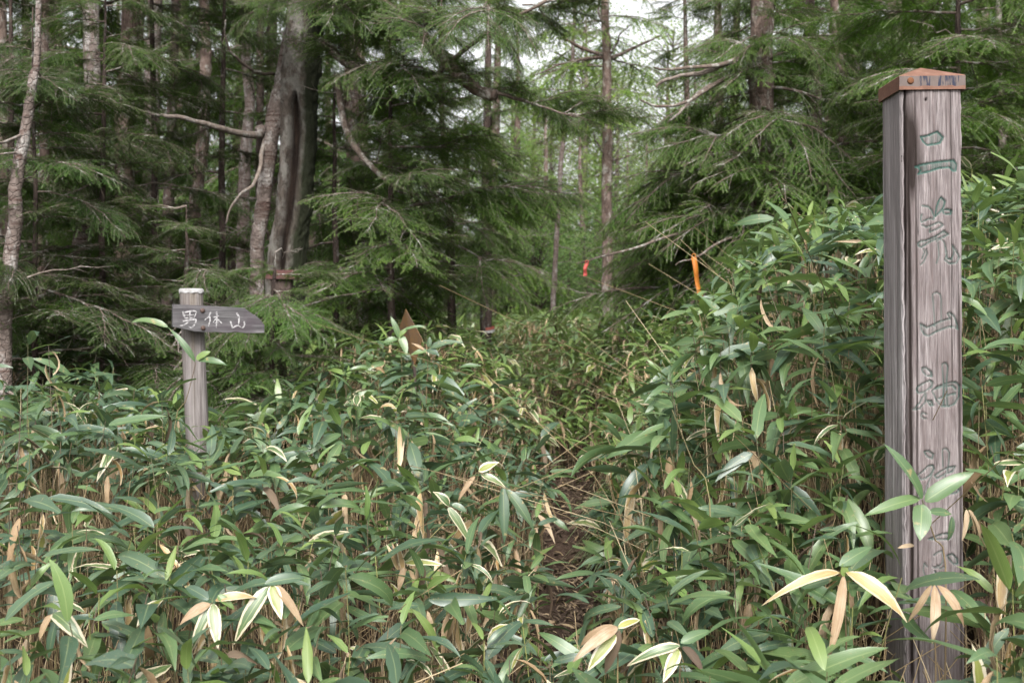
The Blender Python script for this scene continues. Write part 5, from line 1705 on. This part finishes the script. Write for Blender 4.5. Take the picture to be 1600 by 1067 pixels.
spray('green dwarf bamboo spray crossing in front of the carved lettering', 3.12, (1441, 781), [
    ((1440, 779), (1379, 692), 27, 'green', .07, -.02), ((1437, 778), (1347, 808), 25, 'green', .06, -.06), ((1446, 783), (1522, 737), 36, 'green', .05, .0),
    ((1440, 788), (1437, 845), 38, 'green', .03, -.06), ((1452, 800), (1488, 803), 19, 'green', .05, .02), ((1487, 806), (1480, 846), 13, 'dark', .08, .02), ((1428, 852), (1402, 856), 12, 'pale', .05, 0)], (1478, 900))
spray('bamboo spray of bleached hanging leaves left of the carved post', 2.92, (1319, 894), [
    ((1312, 894), (1190, 946), 22, 'yellow', .18, -.05), ((1318, 898), (1293, 1034), 27, 'pale', .06, -.04), ((1322, 894), (1417, 972), 42, 'yellow', .10, -.05),
    ((1312, 884), (1362, 854), 26, 'green', .06, .06), ((1300, 905), (1250, 920), 22, 'green', .05, .03), ((1320, 900), (1316, 880), 17, 'young', .02, 0)], (1322, 1050))
spray('bamboo spray with three papery cream leaves before the post foot', 2.94, (1458, 914), [
    ((1460, 914), (1456, 1008), 26, 'pale', .05, -.05), ((1464, 914), (1507, 982), 27, 'pale', .09, -.04), ((1455, 914), (1418, 972), 17, 'dead', .10, .03)], (1462, 1067))
spray('small shrivelled white leaf cluster beside the carved post', 3.4, (1512, 797), [
    ((1510, 796), (1503, 845), 16, 'pale', .05, 0), ((1514, 796), (1522, 832), 14, 'pale', .06, .02), ((1516, 800), (1531, 848), 14, 'dead', .05, .04)], (1560, 900))
spray('upright yellow-green bamboo leaf with white edges at the lower right', 2.75, (1531, 1082), [
    ((1531, 1085), (1518, 1004), 30, 'yedge', .04, 0), ((1534, 1080), (1600, 1062), 24, 'green', .07, .05)], (1531, 1100))
spray('withered bamboo spray of cream and brown leaves beside the path', 2.95, (962, 984), [
    ((965, 980), (895, 1034), 30, 'pale', .12, -.05), ((962, 990), (918, 1048), 26, 'yedge', .10, -.03), ((968, 984), (945, 1052), 30, 'brown', .04, .03), ((958, 976), (905, 1012), 20, 'dead', .16, .03), ((966, 980), (1000, 968), 16, 'yedge', .08, .05)], (965, 1067))
spray('pale-edged bamboo leaves drooping at the lower middle of the picture', 2.85, (1062, 1008), [
    ((1062, 1008), (980, 1040), 22, 'edged', .12, 0), ((1066, 1010), (1100, 1055), 26, 'brown', .10, -.04), ((1060, 1014), (1036, 1066), 24, 'yedge', .06, -.04), ((1064, 1004), (1110, 985), 24, 'green', .05, .04)], (1062, 1067))
spray('bamboo spray with broad white-edged hanging leaves', 2.95, (331, 941), [
    ((332, 943), (341, 1014), 25, 'edged', .04, -.05), ((329, 943), (281, 976), 26, 'pale', .10, -.02), ((330, 946), (299, 1018), 22, 'edged', .06, -.03), ((336, 938), (402, 934), 22, 'yellow', .14, .03),
    ((326, 936), (288, 915), 22, 'dark', .05, .04), ((340, 930), (366, 952), 17, 'young', .08, 0)], (334, 1060))
spray('bamboo spray with one yellow leaf ringed in white', 3.0, (424, 914), [
    ((424, 914), (440, 968), 26, 'yedge', .04, -.04), ((430, 914), (474, 978), 22, 'dead', .09, -.02), ((420, 916), (366, 1006), 28, 'edged', .08, -.03), ((414, 912), (480, 902), 24, 'dark', .06, .05), ((416, 916), (372, 980), 18, 'dark', .06, .0)], (428, 1060))
spray('bamboo spray with a wide cream-edged arching leaf near the lower left corner', 2.8, (82, 958), [
    ((84, 958), (138, 1012), 32, 'edged', .18, -.05), ((80, 960), (62, 1000), 18, 'dead', .10, -.02), ((88, 966), (76, 1030), 18, 'dark', .05, 0)], (86, 1067))
spray('single upright bleached-edge leaf at the lower left', 2.7, (104, 1075), [((102, 1072), (112, 1004), 26, 'yedge', .02, -.02), ((106, 1076), (60, 1062), 22, 'dark', .06, .03)], (104, 1090))
spray('green bamboo sprig crossing the log post of the arrow sign', 5.1, (306, 567), [
    ((305, 565), (262, 511), 12, 'green', .10, .0), ((307, 562), (330, 549), 16, 'young', .04, 0), ((310, 564), (357, 572), 15, 'green', .10, -.03), ((262, 511), (205, 504), 14, 'green', .14, .03)], (272, 680))
spray('single dark leaf hanging straight down on the near side of the bank', 3.6, (1050, 640), [((1050, 640), (1048, 717), 21, 'dark', .02, .14)], (1110, 800))
spray('bamboo spray with bleached leaves arching over the path from the left', 4.3, (742, 742), [
    ((742, 744), (716, 782), 15, 'pale', .06, 0), ((748, 736), (780, 722), 18, 'yedge', .05, 0), ((752, 742), (790, 762), 15, 'edged', .08, 0), ((700, 792), (736, 852), 18, 'edged', .06, 0), ((702, 790), (676, 768), 17, 'edged', .14, 0), ((706, 788), (730, 800), 15, 'dark', .06, 0), ((786, 760), (788, 850), 22, 'dark', .03, -.02), ((790, 764), (835, 830), 22, 'dark', .06, 0)], (655, 880))
spray('tuft of yellowed bamboo leaves in the thick stand left of the path', 3.7, (628, 880), [
    ((622, 890), (604, 850), 13, 'yellow', .05, 0), ((626, 892), (612, 846), 12, 'pale', .03, 0), ((630, 890), (620, 848), 15, 'yellow', .05, 0), ((632, 876), (662, 846), 16, 'edged', .08, 0), ((634, 880), (696, 884), 14, 'yedge', .10, 0), ((632, 884), (622, 926), 16, 'pale', .05, 0), ((640, 890), (654, 930), 14, 'dead', .05, 0)], (640, 990))


spray('green bamboo sprig half covering the orange-brown diamond plate', 6.55, (624, 528), [
    ((624, 528), (610, 494), 12, 'green', .06, 0), ((626, 524), (636, 556), 16, 'green', .05, -.04), ((622, 530), (596, 538), 13, 'green', .10, 0), ((630, 516), (668, 511), 7, 'green', .10, 0), ((622, 528), (640, 512), 11, 'young', .06, 0)], (628, 600))
spray('dark bamboo sprig with a pale withered leaf beside the diamond plate', 6.5, (668, 546), [
    ((668, 546), (686, 556), 17, 'dark', .06, -.03), ((672, 544), (724, 536), 14, 'dark', .12, 0), ((664, 548), (642, 536), 8, 'pale', .05, 0), ((668, 548), (640, 556), 11, 'green', .08, 0), ((670, 542), (672, 526), 10, 'dark', .04, 0)], (666, 620))


# ------------------------------------------------------------------ fine grass at the step of the path
def grass_tuft():
    rg = np.random.default_rng(9)
    mb = MB()
    for _ in range(520):
        y = rg.uniform(6.4, 7.5)
        x = float(path_x(y)) + rg.uniform(.20, .52)
        z = float(ground_z(x, y)) + rg.uniform(0, .05)
        a, l = rg.normal(pi + .4, .8), rg.uniform(.12, .30)
        dx, dy = math.cos(a), math.sin(a)
        p = np.array([(x, y, z), (x + dx * l * .3, y + dy * l * .3, z + l * .45), (x + dx * l * .7, y + dy * l * .7, z + l * .40), (x + dx * l, y + dy * l, z + l * .08)])
        s = np.array((-dy, dx, 0)) * .0022
        V = np.concatenate([p + s, p - s])
        i = np.arange(3)
        luv = np.zeros((8, 3)); luv[:, 2] = rg.random()
        mb.add(V, np.stack([i, i + 4, i + 5, i + 1], -1), (), luv)
    tag(link('grass', mb.mesh('grass', [LM['dark']])), 'fine dark green grass hanging over the step in the path', 'grass', kind='stuff')


grass_tuft()


# ---- pale dead boughs of the sweeping hemlock and the whorl of the trunk in the sky gap
def bare_limbs():
    par = {o['label']: o for o in sc.objects if 'label' in o}
    def limb(t, pts, r0, r1, mat, seed):
        b0 = np.array(t.location)
        q = bez(np.array(pts), 16) + np.cumsum(np.random.default_rng(seed).normal(0, .006, (16, 3)), 0)
        mb = MB()
        mb.tube(q - b0, np.linspace(r0, r1, 16), 7, 0, True, 0, .25, seed)
        link('dead_branch', mb.mesh('bare_limb', [mat]), t)
    t = par['broad dark hemlock whose boughs sweep over the bamboo bank']
    Y = 10.2
    limb(t, [P(1190, 70, Y), P(1150, 95, Y - .5), P(1120, 104, Y - .8), P(1080, 108, Y - 1), P(1040, 112, Y - 1.1), P(1024, 108, Y - 1.2)], .026, .006, M_TWIG, 1)
    limb(t, [P(1150, 95, Y - .5), P(1110, 112, Y - .8), P(1075, 120, Y - .9), P(1036, 133, Y - 1), P(1033, 142, Y - 1)], .022, .010, M_DEADW, 2)
    limb(t, [P(1190, 110, Y), P(1130, 122, Y - .5), P(1085, 148, Y - .8), P(1050, 166, Y - 1), P(1025, 168, Y - 1), P(1003, 160, Y - 1.1)], .022, .008, M_TWIG, 3)
    limb(t, [P(1190, 120, Y), P(1120, 130, Y - .4), P(1085, 150, Y - .7), P(1060, 172, Y - .8), P(1044, 186, Y - .9)], .020, .009, M_DEADW, 4)
    limb(t, [P(1190, 362, Y), P(1140, 372, Y - 1.0), P(1105, 388, Y - 1.8), P(1084, 399, Y - 2.2), P(1066, 404, Y - 2.4)], .014, .003, M_TWIG, 5)
    limb(t, [P(1190, 330, Y), P(1090, 352, Y - .7), P(1000, 382, Y - 1.2), P(940, 400, Y - 1.5), P(917, 409, Y - 1.6), P(902, 416, Y - 1.65)], .016, .003, M_TWIG, 6)
    t = par['straight thin trunk against the bright sky gap']
    Y = 17.0
    for k, pts in enumerate(([(948, 88), (915, 78), (888, 62), (868, 44), (855, 28), (850, 5)], [(950, 90), (985, 78), (1010, 66), (1032, 55)], [(948, 62), (942, 35), (936, 10), (938, -15)], [(948, 88), (905, 92), (870, 104), (835, 118)],
                             [(950, 88), (964, 68), (968, 56), (985, 40)], [(949, 258), (940, 240), (930, 220), (926, 208)], [(949, 256), (968, 248), (985, 242)])):
        limb(t, [P(a, b_, Y - .1 * i) for i, (a, b_) in enumerate(pts)], .030 if k < 4 else .016, .008, M_BARK, 20 + k)


bare_limbs()
